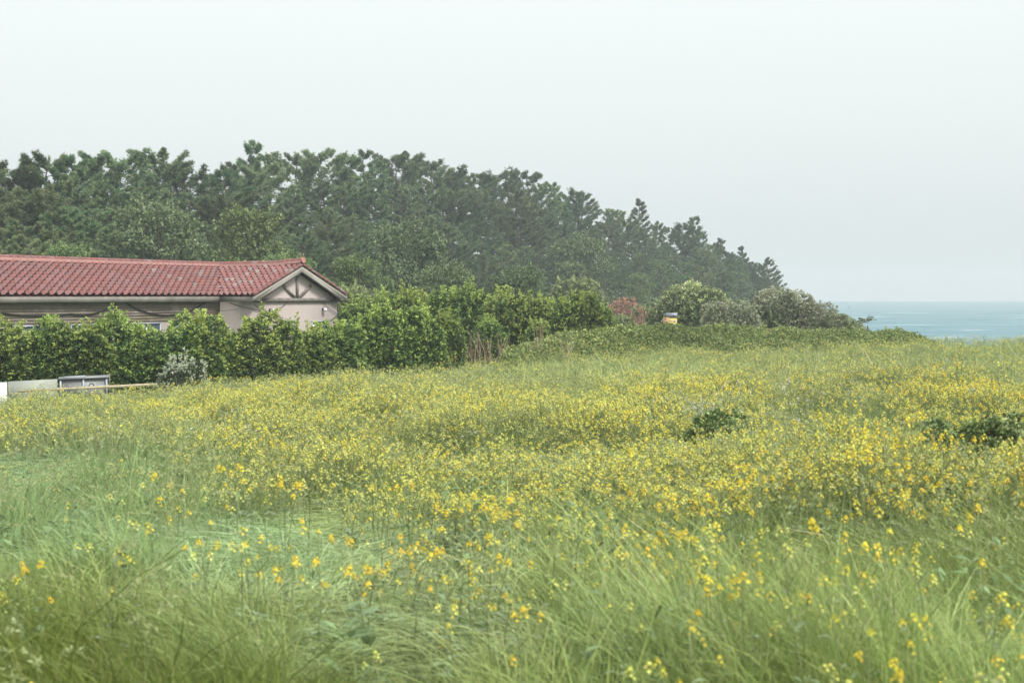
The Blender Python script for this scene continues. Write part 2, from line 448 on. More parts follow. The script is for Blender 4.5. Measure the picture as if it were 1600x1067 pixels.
def tile_tint(r):
    base = np.array([.205, .088, .082])
    k = r.random()
    if k < .06: base = np.array([.225, .165, .155])          # lichen grey
    elif k < .12: base = np.array([.245, .095, .076])        # fresher orange
    elif k < .45: base = np.array([.205, .104, .10])
    return base * r.uniform(.88, 1.12)
tr = np.random.default_rng(21)
tile_meshes = []
for k in range(14):
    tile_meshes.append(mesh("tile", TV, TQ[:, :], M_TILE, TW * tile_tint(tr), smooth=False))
places = []
def slope_frame(wing):
    ax = u1 if wing == 1 else u2
    dn = (u2 if wing == 1 else u1) * W / SL + UZ * (-RISE / SL)
    nz = np.cross(ax, dn); nz = nz if nz[2] > 0 else -nz
    return ax, dn, nz
for wing, L in ((1, L1), (2, L2)):
    ax, dn, nz = slope_frame(wing)
    for r in range(ROWS):
        t = r / ROWS
        ncol = int(L / TWD)
        for c in range(ncol + 1):
            s = L - (c + 1) * TWD - .02
            if s + TWD * .4 < W * (t + .5 / ROWS): continue
            o = P(s, W * t, ZR - RISE * t) if wing == 1 else P(W * t, s, ZR - RISE * t)
            o = o + nz * tr.uniform(0, .006) + dn * tr.uniform(-.008, .008)
            # S runs so that the high side of the roll lies at the valley side
            px_, py_ = topix(o)
            places.append((o, ax, dn, nz, float(px_), wing))
vis = [p for p in places if p[4] > -12]
size = sorted(range(len(places)), key=lambda i: (places[i][4] <= -8, -1.0 / np.linalg.norm(places[i][0])))
single = set(size[:300])
from mathutils import Matrix
rest = MB()
for i, (o, ax, dn, nz, px_, wing) in enumerate(places):
    if wing == 2: A = np.stack([ax, dn, nz], 1)
    else: A = np.stack([ax, dn, nz], 1)
    if i in single:
        ob = link("tile", tile_meshes[tr.integers(len(tile_meshes))], roof)
        M4 = Matrix(np.vstack([np.hstack([A, (o - HB)[:, None]]), [0, 0, 0, 1]]).tolist())
        ob.matrix_local = M4
    else:
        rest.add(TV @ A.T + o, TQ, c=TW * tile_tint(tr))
link("tiles", rest.build("tiles", M_TILE, True, origin=HB), roof, kind="stuff")
# ridge: a flat course, and half-round caps on it
def halfround(p0, p1, r0, r1, up, n=8, c=(1, 1, 1)):
    p0 = np.asarray(p0, float); p1 = np.asarray(p1, float)
    d = norm(p1 - p0); side = norm(np.cross(d, up)); up = np.cross(side, d)
    th = np.linspace(-.15, np.pi + .15, n)
    m = MB()
    rings = []
    for p, r in ((p0, r0), (p1, r1), (p1, r1 - .018)):
        rings.append(p + r * (np.cos(th)[:, None] * side + np.sin(th)[:, None] * up))
    v = np.vstack(rings)
    q = [[j * n + i, j * n + i + 1, (j + 1) * n + i + 1, (j + 1) * n + i] for j in range(2) for i in range(n - 1)]
    m.add(v, q, c=c)
    m.add(np.vstack([rings[0], [p0]]), t=[[n, i + 1, i] for i in range(n - 1)], c=c)
    return m
def ridge_z(wing, s):
    return ZR + .10 + (.075 * sstep(L2 - 1.6, L2, s) if wing == 2 else .02 * sstep(3, 11, s))
course = MB()
for wing, L in ((1, L1), (2, L2)):
    st = np.linspace(-.05, L + .02, 24)
    pr = []
    side = u2 if wing == 1 else u1
    for s in st:
        c0 = P(s, 0, 0) if wing == 1 else P(0, s, 0)
        z = ridge_z(wing, s)
        pr.append([c0 + side * .125 + UZ * (z - .13), c0 + side * .125 + UZ * (z - .065), c0 + side * .105 + UZ * (z - .06), c0 + side * .105 + UZ * z,
                   c0 - side * .105 + UZ * z, c0 - side * .125 + UZ * (z - .13)])
    k = 6
    q = [[i * k + j, (i + 1) * k + j, (i + 1) * k + (j + 1) % k, i * k + (j + 1) % k] for i in range(len(st) - 1) for j in range(k)]
    course.add(np.array(pr).reshape(-1, 3), q + [[0, 1, 2, 3], [(len(st) - 1) * k + j for j in (0, 1, 2, 3)]], c=(.30, .16, .14))
link("ridge_course", course.build("ridge_course", M_TILE, True, origin=HB), roof)
for wing, L in ((1, L1), (2, L2)):
    nseg = int(L / .245)
    for i in range(nseg):
        s0 = i * L / nseg; s1 = (i + 1) * L / nseg + .03
        a = P(s0, 0, ridge_z(wing, s0)) if wing == 1 else P(0, s0, ridge_z(wing, s0))
        b = P(s1, 0, ridge_z(wing, s1)) if wing == 1 else P(0, s1, ridge_z(wing, s1))
        if topix(a)[0] < -30: continue
        m = halfround(a, b, .088, .102, UZ, c=tile_tint(tr))
        link("ridge_tile", m.build("ridge_tile", M_TILE, True, origin=HB), roof)
# rounded verge tiles down both edges of the gable
for sgn in (1, -1):
    for r in range(ROWS):
        t0, t1 = r / ROWS, (r + 1.12) / ROWS
        a = P(sgn * W * t0, L2 - .03, ZR - RISE * t0 + .03); b = P(sgn * W * t1, L2 - .03, ZR - RISE * t1 + .045)
        m = halfround(a, b, .068, .082, norm(UZ + .2 * u2), c=tile_tint(tr))
        link("verge_tile", m.build("verge_tile", M_TILE, True, origin=HB), roof)
m = MB()                                              # end disc of the ridge
m.tube([P(0, L2 + .0, ridge_z(2, L2) + .01), P(0, L2 + .07, ridge_z(2, L2) + .015)], .108, 14, c=(.42, .19, .16))
link("ridge_end_tile", m.build("ridge_end_tile", M_TILE, True, origin=HB), roof)
# eave fascias, soffits
mb = MB()
FZ0, FZ1 = ZE - .235, ZE - .045
mb.box(P(W - .02, W - .05, FZ0), u1 * (L1 - W), u2 * .045, UZ * (FZ1 - FZ0))
link("fascia_board", mb.build("fascia_board", M_FASCIA, origin=HB), house)
mb = MB(); mb.box(P(W - .05, W - .03, FZ0 + .003), u2 * (L2 - W - .02), u1 * .045, UZ * (FZ1 - FZ0 - .005))
link("fascia_board", mb.build("fascia_board", M_FASCIA, origin=HB), house)
mb = MB(); mb.box(P(-W + .05, -W, FZ0), u2 * (L2 + W - .06), u1 * -.045, UZ * (FZ1 - FZ0))
link("fascia_board", mb.build("fascia_board", M_FASCIA, origin=HB), house)
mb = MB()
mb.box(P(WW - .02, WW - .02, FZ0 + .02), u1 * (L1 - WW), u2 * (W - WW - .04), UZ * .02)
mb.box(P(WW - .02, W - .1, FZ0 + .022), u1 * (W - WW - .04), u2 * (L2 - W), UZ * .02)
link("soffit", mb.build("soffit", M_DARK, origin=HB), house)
# gable: barge boards with flat feet, tie beam, king post, two struts
for sgn in (1, -1):
    mb = MB()
    o0 = P(0, L2 - .07, 0); th = u2 * .06
    sl = RISE / W
    zf = lambda d: ZR - .05 - sl * d
    pts = [(0, zf(0)), (W, zf(W)), (W, zf(W) - .14), (W - .34, zf(W) - .14), (W - .34, zf(W - .34) - .20), (0, zf(0) - .20)]
    f0 = [o0 + u1 * sgn * d + UZ * z for d, z in pts]; f1 = [p + th for p in f0]
    k = 6
    mb.add(f0 + f1, [[i, (i + 1) % k, k + (i + 1) % k, k + i] for i in range(k)] + [[6, 7, 8, 9], [6, 9, 10, 11], [0, 5, 4, 3], [0, 3, 2, 1]])
    link("barge_board", mb.build("barge_board", M_BARGE, origin=HB), house)
def beam(name, d0, z0, d1, z1, wd, out_=.07, off=.0):
    a = P(d0, LW + off, z0); b = P(d1, LW + off, z1); d = norm(b - a); sd = norm(np.cross(d, u2))
    m = MB(); m.box(a - sd * wd / 2, b - a, sd * wd, u2 * out_)
    return link(name, m.build(name, M_TIMBER, origin=HB), house)
beam("tie_beam", W - .34, zt + .0, -(W - .34), zt + .0, .145, .085, .002)
beam("king_post", 0, zt + .07, 0, zk - .14, .095, .07)
beam("strut", .10, zt + .08, .78, zk - .50, .09, .06, .001)
beam("strut", -.10, zt + .08, -.78, zk - .50, .09, .06, .001)
# horizontal siding of the long wing
pr_ = np.random.default_rng(5)
zrow = .93
while zrow < FZ0 + .02:
    s = WW + .02
    while s < L1 - OV - .1:
        ln = min(pr_.uniform(2.2, 3.6), L1 - OV - s)
        m = MB()
        a = P(s, WW + .004, zrow)
        tint = np.ones(3) * pr_.uniform(.85, 1.15) * np.array([1, pr_.uniform(.95, 1.05), pr_.uniform(.9, 1.1)])
        m.add([a, a + u1 * (ln - .012), a + u1 * (ln - .012) + u2 * .022, a + u2 * .022,
               a + UZ * .088, a + u1 * (ln - .012) + UZ * .088, a + u1 * (ln - .012) + u2 * .012 + UZ * .088, a + u2 * .012 + UZ * .088],
              [[0, 3, 2, 1], [4, 5, 6, 7], [0, 1, 5, 4], [1, 2, 6, 5], [2, 3, 7, 6], [3, 0, 4, 7]], c=tint)
        link("siding_plank", m.build("siding_plank", M_SIDING, True, origin=HB), house)
        s += ln
    zrow += .094
# windows under the siding, one in the gable wall
def window(o, ax, out_, wd, z0, z1):
    fr = MB(); t = .05
    fr.box(o + UZ * z0, ax * wd, out_ * .05, UZ * t); fr.box(o + UZ * (z1 - t), ax * wd, out_ * .05, UZ * t)
    fr.box(o + UZ * (z0 + t), ax * t, out_ * .05, UZ * (z1 - z0 - 2 * t)); fr.box(o + ax * (wd - t) + UZ * (z0 + t), ax * t, out_ * .05, UZ * (z1 - z0 - 2 * t))
    fr.box(o + ax * (wd / 2 - .02) + UZ * (z0 + t), ax * .04, out_ * .045, UZ * (z1 - z0 - 2 * t))
    w_ = link("window", fr.build("window", M_FRAME, origin=HB), house)
    for k in (0, 1):
        g = MB(); g.box(o + ax * (t + k * (wd / 2 - .03)) + out_ * .006 + UZ * (z0 + t), ax * (wd / 2 - .07), out_ * .016, UZ * (z1 - z0 - 2 * t))
        link("pane", g.build("pane", M_GLASS, origin=HB), w_)
    s_ = MB(); s_.box(o - ax * .05 + UZ * (z0 - .06), ax * (wd + .1), out_ * .09, UZ * .055)
    link("sill", s_.build("sill", M_FRAME, origin=HB), w_)
for s in (3.1, 5.2, 7.4, 9.6):
    window(P(s, WW + .003, 0), u1, u2, 1.6, -.1, .90)
window(P(-.80, LW + .003, 0), -u1, u2, 1.0, -.05, .87)
# two small round wall lamps on the gable
for k, (px_, nm) in enumerate(((413, "left"), (502, "right"))):
    d = np.interp(px_, [386, 528], [WW, -WW])
    p = P(d, LW, 1.30)
    lamp = thing("wall_lamp", "small white globe lamp on the pink gable wall, %s of two" % ("left one" if k == 0 else "right one"), "lamp", p, "lamps on the gable wall")
    m = MB(); m.tube([np.zeros(3), u2 * .05, u2 * .09], [.055, .05, .03], 10); link("base", m.build("base", M_CABLE), lamp)
    m = MB()
    zz = np.linspace(-.98, .98, 7)
    m.tube(np.array([0, 0, -.02]) + u2 * .13 + UZ * (zz[:, None] * .075), .075 * np.sqrt(1 - zz ** 2) + .001, 10)
    link("globe", m.build("globe", M_WHITE, smooth=True), lamp)
# cables
def cable(name, label, pts, r=.012, sag=0.0, group="cables strung on the house"):
    p = []
    for a, b in zip(pts[:-1], pts[1:]):
        a, b = np.asarray(a, float), np.asarray(b, float)
        for t in np.linspace(0, 1, 13)[:-1]:
            p.append(a + (b - a) * t - UZ * sag * 4 * t * (1 - t))
    p.append(np.asarray(pts[-1], float)); p = np.array(p)
    o = p[0].copy()
    m = MB(); m.tube(p - o, r, 6)
    thing(name, label, "cable", o, group, data=m.build(name, M_CABLE))
SD = WW + .06
cable("sagging_cable", "thick black cable sagging under the eave at the far left of the siding", [P(12.6, SD, 1.5), P(9.0, SD, 1.24), P(7.2, SD, 1.55)], .024, .16)
cable("sagging_cable", "thick black cable hanging in one wide loop below the middle of the long eave", [P(6.7, SD, 1.55), P(3.1, SD, 1.58)], .022, .42)
cable("thin_cable", "thin cable stretched along the siding towards the pink corner wall", [P(5.6, SD, 1.3), P(2.9, SD + .03, 1.28), P(WW + .05, 3.3, 1.34)], .008, .03)
GY = LW + .05
cable("thin_cable", "thin black cable falling from the tie beam to the left lamp", [P(.55, GY, 1.60), P(1.15, GY, 1.33), P(1.9, GY, 1.30), P(2.3, GY, 1.56)], .009, .05)
cable("thin_cable", "thin black cable slanting from the eave corner across the gable to the hedge", [P(2.42, 2.9, 1.56), P(2.42, GY, 1.36), P(1.75, GY, 1.28), P(.9, GY, .92)], .012, .02)
cable("thin_cable", "thin cable looping down the right corner of the gable wall", [P(-1.45, GY, 1.58), P(-2.33, GY, 1.12), P(-1.5, GY, .75)], .010, .06)
# grass sprig on the ridge end
m = MB()
for k in range(9):
    a = pr_.uniform(-.8, .8); b = pr_.uniform(.10, .26)
    p0 = P(0, L2 - .05, ridge_z(2, L2) + .10) + u1 * pr_.uniform(-.05, .05)
    m.tube([p0, p0 + UZ * b * .6 + u2 * a * .1 + u1 * a * .05, p0 + UZ * b + u2 * a * .25 + u1 * a * .08], [.006, .005, .002], 3, c=(.42, .33, .22))
thing("dry_sprig", "dry grass sprig growing from the ridge end above the gable", "weed", P(0, L2 - .05, ridge_z(2, L2) + .09), data=m.build("dry_sprig", M_DRY, True, origin=P(0, L2 - .05, ridge_z(2, L2) + .09)))

# ------------------------------------------------------------------ foliage builders
def leaves(pos, dirs, ln, wd, cols, rng, droop=.25):
    """one folded leaf (two triangles each side of the rib -> 4 verts quad) per row"""
    n_ = len(pos); d = norm(dirs)
    rnd = norm(rng.normal(size=(n_, 3)))
    side = norm(np.cross(d, rnd)); up = np.cross(side, d)
    ln = np.broadcast_to(ln, (n_,))[:, None]; wd = np.broadcast_to(wd, (n_,))[:, None]
    mid = pos + d * ln * .55 + up * ln * .06
    v = np.stack([pos, mid + side * wd / 2, pos + d * ln - np.array([0, 0, 1]) * ln * droop * rng.random((n_, 1)), mid - side * wd / 2], 1)
    q = np.arange(n_ * 4).reshape(n_, 4)
    return v.reshape(-1, 3), q, np.repeat(cols, 4, 0)
def rosettes(cent, axis_, rng, nleaf, ln, wd, cols, open_=.9, leafvar=.15, colvar=.12):
    k = len(cent)
    c = np.repeat(cent, nleaf, 0); a = np.repeat(norm(axis_), nleaf, 0)
    rnd = norm(rng.normal(size=c.shape)); rad = norm(rnd - (rnd * a).sum(1, keepdims=True) * a)
    op = rng.uniform(.35, 1.25, (len(c), 1)) * open_
    d = a * np.cos(op) + rad * np.sin(op)
    col = np.repeat(cols, nleaf, 0) * rng.uniform(1 - colvar, 1 + colvar, (len(c), 1))
    return leaves(c + rng.normal(size=c.shape) * ln * .25, d, ln * rng.uniform(1 - leafvar, 1 + leafvar, len(c)), wd, col, rng)
def crown_mesh(name, parts, mat):
    vs_, qs, cs, n_ = [], [], [], 0
    for v, q, c in parts:
        vs_.append(v); qs.append(q + n_); cs.append(c); n_ += len(v)
    byw = {}
    for q in qs: byw.setdefault(q.shape[1], []).append(q)
    return mesh(name, np.vstack(vs_), [np.vstack(x) for x in byw.values()], mat, np.vstack(cs))

def shrub_proto(seed, w, h, d, nros, new_col, old_col, leaf=(.105, .05), nleaf=8, mat=None, spikes=6, lobes=9, newshare=.55, skirt=.12):
    """rounded shrub: lobes of leaf rosettes, young leaves on the outermost shoots, older ones behind"""
    rng = np.random.default_rng(seed)
    L = []
    for i in range(lobes):
        a = rng.uniform(0, 2 * np.pi); rr = rng.uniform(.25, .95) ** .7
        z = rng.uniform(.28, .80)
        r = rng.uniform(.20, .34) * (1.15 - .4 * z)
        L.append([(math.cos(a) * rr * .62) * w / 2 , math.sin(a) * rr * .62 * d / 2, z * h, r * w * .72, r * d * .72, r * h * .95])
    L.append([0, 0, h * .45, w * .40, d * .40, h * .42])
    L.append([0, 0, h * .26, w * .44, d * .44, h * .26])
    L = np.array(L)
    pts, ax, shell = [], [], []
    area = L[:, 3] * L[:, 5]; area = area / area.sum()
    for lb, sh in zip(L, area):
        k = int(nros * sh * 1.7)
        u = norm(rng.normal(size=(k, 3)))
        rr = np.where(rng.random(k) < .62, rng.uniform(.9, 1.12, k), rng.uniform(.55, .92, k))
        p = lb[:3] + u * lb[3:] * rr[:, None]
        pts.append(p); ax.append(norm(u + np.array([0, 0, .55]))); shell.append(rr)
    pts = np.vstack(pts); ax = np.vstack(ax); shell = np.concatenate(shell)
    # keep only rosettes that are not deep inside another lobe
    q = ((pts[:, None] - L[None, :, :3]) / L[None, :, 3:])
    dep = (np.sqrt((q ** 2).sum(-1))).min(1)
    keep = (dep > .62) & (pts[:, 2] > .05)
    pts, ax, shell, dep = pts[keep], ax[keep], shell[keep], dep[keep]
    young = (dep > .92) & (rng.random(len(dep)) < newshare * (.45 + .65 * pts[:, 2] / h))  # young leaves thin out downwards, which also paints shade into the lower foliage
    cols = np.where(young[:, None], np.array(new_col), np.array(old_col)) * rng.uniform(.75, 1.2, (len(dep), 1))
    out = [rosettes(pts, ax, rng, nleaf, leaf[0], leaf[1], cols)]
    for i in range(spikes):                             # upright leading shoots
        a = rng.uniform(0, 2 * np.pi); rr = rng.uniform(0, .75)
        x, y = math.cos(a) * rr * w * .42, math.sin(a) * rr * d * .42
        near = (np.hypot(pts[:, 0] - x, pts[:, 1] - y) < .22)
        z0 = pts[near, 2].max() if near.any() else h * .8
        k = rng.integers(4, 9)
        c = np.stack([np.full(k, x) + rng.normal(size=k) * .03, np.full(k, y) + rng.normal(size=k) * .03, z0 - .12 + np.arange(k) * .055], 1)
        out.append(rosettes(c, np.tile([0, 0, 1.], (k, 1)) + rng.normal(size=(k, 3)) * .2, rng, 9, leaf[0] * .95, leaf[1], np.tile(np.array(new_col), (k, 1)) * rng.uniform(.9, 1.2, (k, 1))))
    crown = crown_mesh("foliage", out, mat)
    m = MB()
    for i in range(7):
        a = rng.uniform(0, 2 * np.pi); r1 = rng.uniform(.2, .75)
        e = np.array([math.cos(a) * w * .4 * r1, math.sin(a) * d * .4 * r1, h * rng.uniform(.5, .85)])
        b = np.array([math.cos(a) * .08, math.sin(a) * .08, -.15])
        m.tube([b, b * .6 + e * .35 + UZ * .1, b * .2 + e * .7, e], [.045, .035, .022, .008], 5)
    return crown, m.build("stem", M_TWIG)

def pine_proto(seed, h, rad, style):
    """black pine: leaning trunk, whorls of crooked limbs, flat pads of upright needle tufts"""
    rng = np.random.default_rng(seed)
    m = MB()
    lean = rng.normal(size=2) * .05 * h
    tt = np.linspace(0, 1, 9)
    wob = np.cumsum(rng.normal(size=(9, 2)) * .018 * h, 0) * tt[:, None]
    tp = np.stack([lean[0] * tt ** 1.5 + wob[:, 0], lean[1] * tt ** 1.5 + wob[:, 1], h * .985 * tt - .4 * (1 - tt)], 1)
    tr_ = .014 * h * (1 - tt) ** .8 + .018
    m.tube(tp, tr_, 7)
    cent, axs, out_share = [], [], []
    z0 = {"cone": .16, "round": .28, "flat": .36, "bushy": .06}[style]
    nl = {"cone": 38, "round": 36, "flat": 32, "bushy": 42}[style]
    for i in range(nl):
        f = z0 + (1 - z0) * ((i + rng.random()) / nl) ** .92
        base = np.array([np.interp(f, tt, tp[:, j]) for j in range(3)])
        g = (f - z0) / (1 - z0)
        if style == "cone": reach = rad * (1.02 - .88 * g) * rng.uniform(.7, 1.15)
        elif style == "bushy": reach = rad * math.sqrt(max(.04, 1 - (g * 1.02) ** 2.2)) * rng.uniform(.75, 1.1)
        elif style == "round": reach = rad * math.sqrt(max(.06, 1 - ((g - .35) / .68) ** 2)) * rng.uniform(.65, 1.12)
        else: reach = rad * (.55 + .5 * math.sin(np.pi * min(1, g * .9 + .12))) * rng.uniform(.6, 1.15)
        az = i * 2.399 + rng.normal() * .5
        rise = rng.uniform(.05, .5) * (.5 + g)
        dirh = np.array([math.cos(az), math.sin(az), 0])
        k = 5
        ts = np.linspace(0, 1, k)
        bend = rng.normal() * .25
        lat = np.array([-dirh[1], dirh[0], 0])
        lp = base + dirh * (reach * ts)[:, None] + lat * (bend * reach * ts ** 2)[:, None] + UZ * (reach * (rise * ts - .12 * np.sin(np.pi * ts) + .18 * ts ** 3))[:, None]
        m.tube(lp, np.linspace(.0055 * h * (1.1 - .6 * g), .012, k), 4)
        # side twigs with tufts, forming a flat pad
        nt_ = int(14 + 20 * reach / rad)
        for j in range(nt_):
            t = rng.uniform(.28, 1.0) ** .8
            bp = np.array([np.interp(t, ts, lp[:, q]) for q in range(3)])
            sdir = norm(lat * rng.choice([-1, 1]) * rng.uniform(.3, 1) + dirh * rng.uniform(.2, .9) + UZ * rng.uniform(.0, .45))
            ln = reach * rng.uniform(.10, .34) * (1.15 - .5 * t)
            e = bp + sdir * ln
            nk = 6
            for q in range(nk):
                w_ = (q + rng.random()) / nk
                cent.append(bp + (e - bp) * w_ + rng.normal(size=3) * .08 + UZ * .07 * w_)
                axs.append(norm(UZ * rng.uniform(.35, 1.0) + sdir * .6 + rng.normal(size=3) * .25)); out_share.append(w_)
        if rng.random() < .75:
            cent.append(lp[-1]); axs.append(norm(dirh + UZ)); out_share.append(1.)
    for q in range(7):                                   # leader
        cent.append(tp[-1] + UZ * (.06 * q - .25)); axs.append(UZ + rng.normal(size=3) * .3); out_share.append(1.)
    cent = np.array(cent); axs = norm(np.array(axs)); osr = np.array(out_share)
    nn = 15
    c = np.repeat(cent, nn, 0); a = np.repeat(axs, nn, 0)
    rnd = norm(rng.normal(size=c.shape)); radv = norm(rnd - (rnd * a).sum(1, keepdims=True) * a)
    op = rng.uniform(.2, 1.3, (len(c), 1))
    d = a * np.cos(op) + radv * np.sin(op)
    ln = rng.uniform(.14, .27, (len(c), 1)); side = norm(np.cross(d, norm(rng.normal(size=c.shape)))) * .014
    v = np.stack([c - side, c + d * ln, c + side], 1).reshape(-1, 3)
    t3 = np.arange(len(v)).reshape(-1, 3)
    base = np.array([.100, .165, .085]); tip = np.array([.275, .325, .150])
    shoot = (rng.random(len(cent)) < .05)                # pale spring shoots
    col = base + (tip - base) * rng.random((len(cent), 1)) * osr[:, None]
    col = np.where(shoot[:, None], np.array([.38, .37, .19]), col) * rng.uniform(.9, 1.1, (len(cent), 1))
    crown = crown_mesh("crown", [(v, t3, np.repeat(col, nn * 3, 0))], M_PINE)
    return m.build("trunk", M_BARK), crown, float(np.sort(v[:, 2])[-25])

def broad_proto(seed, h, rad, c1, c2):
    rng = np.random.default_rng(seed)
    m = MB()
    m.tube([[0, 0, -.4], [.05, .02, h * .3], [.1, -.05, h * .6], [.1, 0, h * .85]], [.02 * h, .016 * h, .01 * h, .02], 6)
    out = []
    for i in range(26):
        a = rng.uniform(0, 2 * np.pi); g = rng.random()
        r = rad * math.sqrt(max(.05, 1 - (1.6 * g - .75) ** 2)) * rng.uniform(.5, .95)
        c = np.array([math.cos(a) * r, math.sin(a) * r, h * (.3 + .62 * g)])
        m.tube([[.08, 0, h * (.2 + .4 * g)], c * .6 + np.array([0, 0, h * .3 * .3]), c], [.03, .02, .008], 4)
        k = 55
        u = norm(rng.normal(size=(k, 3))); p = c + u * np.array([.95, .95, .6]) * rad * .34 * rng.uniform(.5, 1.05, (k, 1))
        col = np.array(c1) + (np.array(c2) - np.array(c1)) * rng.random((k, 1))
        out.append(rosettes(p, norm(u + UZ * .6), rng, 7, .20, .12, col * rng.uniform(.8, 1.15, (k, 1)), open_=1.0))
    return m.build("trunk", M_TWIG), crown_mesh("crown", out, M_SHRUB), h * .95

# ------------------------------------------------------------------ the pine wood
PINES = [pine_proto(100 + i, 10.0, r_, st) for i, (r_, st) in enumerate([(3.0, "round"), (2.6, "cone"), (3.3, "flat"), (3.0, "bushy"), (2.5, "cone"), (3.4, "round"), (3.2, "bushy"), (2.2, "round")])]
BROAD = [broad_proto(200, 7.0, 2.6, (.13, .19, .075), (.22, .28, .11)), broad_proto(201, 6.0, 2.9, (.12, .17, .08), (.20, .25, .12))]
def plant_tree(proto, label, pos, ztop, group, name="pine_tree", cat="pine", rz=None, wide=1.0):
    trunk, crown, htop = proto
    s = (ztop - pos[2]) / htop
    o = thing(name, label, cat, pos, group, rz=random.uniform(0, 6.28) if rz is None else rz)
    o.scale = (s * wide, s * wide, s)
    link("trunk", trunk, o); link("crown", crown, o)
    return o
tr2 = random.Random(11)
shape_of = {994: 1, 996: 1, 372: 4, 1076: 3, 1204: 6, 187: 0, 240: 0}
n_sky = len(SKYLINE)
for i, (px, py) in enumerate(SKYLINE):
    d = float(line_d(px)) + tr2.uniform(-3, 3)
    p = at(px, py, d)
    gz = float(ground_base(p[0], p[1]))
    k = shape_of.get(px, tr2.choice([0, 0, 1, 2, 3, 4, 5, 5, 6, 7] if px < 1000 else [3, 6, 3, 4, 0]))
    plant_tree(PINES[k], "pine reaching the skyline of the wooded headland, %s" % ordinal(i, n_sky) + (", tall and narrow-topped" if px in (372, 996) else ""), (p[0], p[1], gz), p[2], "pines along the skyline", wide=tr2.uniform(.9, 1.15))
shore = [(1104, 388, 168), (1126, 398, 172), (1148, 396, 176), (1170, 404, 180), (1188, 412, 186), (1198, 428, 176), (1160, 424, 160), (1130, 420, 152), (1085, 398, 158), (1210, 440, 190)]
for i, (px, py, d) in enumerate(sorted(shore)):
    p = at(px, py, d); gz = float(ground_base(p[0], p[1]))
    plant_tree(PINES[[3, 6][i % 2]], "dense pine %s in the shoreward end of the wood above the bushes" % ordinal(i, len(shore)), (p[0], p[1], gz), p[2], "pines at the shoreward end of the wood", wide=1.35)
rows = [("row just under the skyline", 9, 44), ("middle row of the wooded slope", 17, 92), ("lower row of the wooded slope", 26, 138), ("lowest row, just above hedge and roof", 34, 172)]
for ri, (nm, dd, dy) in enumerate(rows):
    xs = []
    px = -55 + 20 * ri
    while px < [1190, 1180, 1170, 1150][ri]:
        xs.append(px); px += tr2.uniform(38, 58) * (.88 if px < 600 else .68)
    row = []
    for px in xs:
        sy = float(np.interp(px, [a for a, b in SKYLINE], [b for a, b in SKYLINE]))
        py = min(sy + dy * min(1, (440 - sy) / 205) + tr2.uniform(-16, 16), 428)
        d = max(float(line_d(px)) - dd * (1 if px > 300 else .62) + tr2.uniform(-2.5, 2.5), 57.0 if px < 620 else 62.0)
        row.append((px, py, d))
    for i, (px, py, d) in enumerate(row):
        p = at(px, py, d); gz = float(ground_base(p[0], p[1]))
        ztop = max(p[2], gz + 3.2)
        plant_tree(PINES[tr2.choice([0, 3, 3, 5, 6, 6, 2, 1])], "pine %s in the %s" % (ordinal(i, len(row)), nm), (p[0], p[1], gz), ztop, "pines on the wooded slope", wide=tr2.uniform(1.0, 1.35))
for i, (px, py, d, lab) in enumerate([(386, 330, 66, "bright green leafy tree among the pines above the roof ridge end"),
                                 (248, 318, 70, "light green leafy tree in the pines above the tiled roof"),
                                 (560, 402, 62, "grey-green leafy tree at the wood's foot right of the gable"),
                                 (635, 352, 80, "pale green leafy tree standing amid the pines of the slope's middle"),
                                 (1000, 428, 130, "fresh green leafy tree behind the reddish bush"),
                                 (905, 372, 122, "pale green leafy tree amid the pines left of the tall lone pine"),
                                 (455, 398, 60, "green leafy tree directly behind the ridge end"),
                                 (700, 415, 66, "dull green leafy tree at the wood's foot behind the long hedge"),
                                 (110, 385, 58, "dull green leafy tree directly behind the left part of the roof"),
                                 (810, 420, 70, "grey-green leafy tree at the wood's foot behind the hedge's right end")]):
    p = at(px, py, d); gz = float(ground_base(p[0], p[1]))
    plant_tree(BROAD[i % 2], lab, (p[0], p[1], gz), p[2], "leafy trees among the pines", "leafy_tree", "tree", wide=.8)

# ------------------------------------------------------------------ hedges and shrubs
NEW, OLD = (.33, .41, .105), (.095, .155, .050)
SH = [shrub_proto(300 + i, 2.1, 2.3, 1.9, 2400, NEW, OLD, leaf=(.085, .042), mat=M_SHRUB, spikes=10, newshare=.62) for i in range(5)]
def plant_shrub(proto, h0, label, px, pytop, d, group, name="hedge_shrub", cat="shrub", wide=1.0, rz=None):
    fol, stem = proto
    p = at(px, pytop, d)
    gz = float(ground(p[0], p[1]))
    s = (p[2] - gz) / h0
    o = thing(name, label, cat, (p[0], p[1], gz - .02), group, rz=random.uniform(0, 6.28) if rz is None else rz)
    o.scale = (s * wide, s * wide, s)
    link("stem", stem, o); link("foliage", fol, o)
    return o
front = [(-25, 505, 31.5), (30, 506, 32), (80, 502, 32), (130, 508, 32), (172, 497, 32.5), (222, 506, 33), (268, 505, 33), (312, 494, 33.5), (352, 516, 34), (402, 497, 34.5),
         (448, 503, 35), (490, 508, 35.5), (530, 510, 36), (572, 494, 37), (612, 488, 37.6), (655, 481, 38.3), (692, 487, 39)]
for i, (px, py, d) in enumerate(front):
    plant_shrub(SH[i % 5], 2.3, "%s glossy green shrub of the front hedge before the house" % ordinal(i, len(front)), px, py - (4 if px > 360 else 2), d, "shrubs of the front hedge", wide=1.05 + .22 * math.sin(i * 2.3))
back = [(560, 462, 48.5), (606, 456, 48.5), (648, 450, 48), (696, 455, 48), (742, 452, 47.5), (786, 449, 47), (832, 460, 47), (876, 462, 47), (912, 460, 47), (942, 478, 47.5), (765, 492, 44.5), (840, 498, 44.8)]
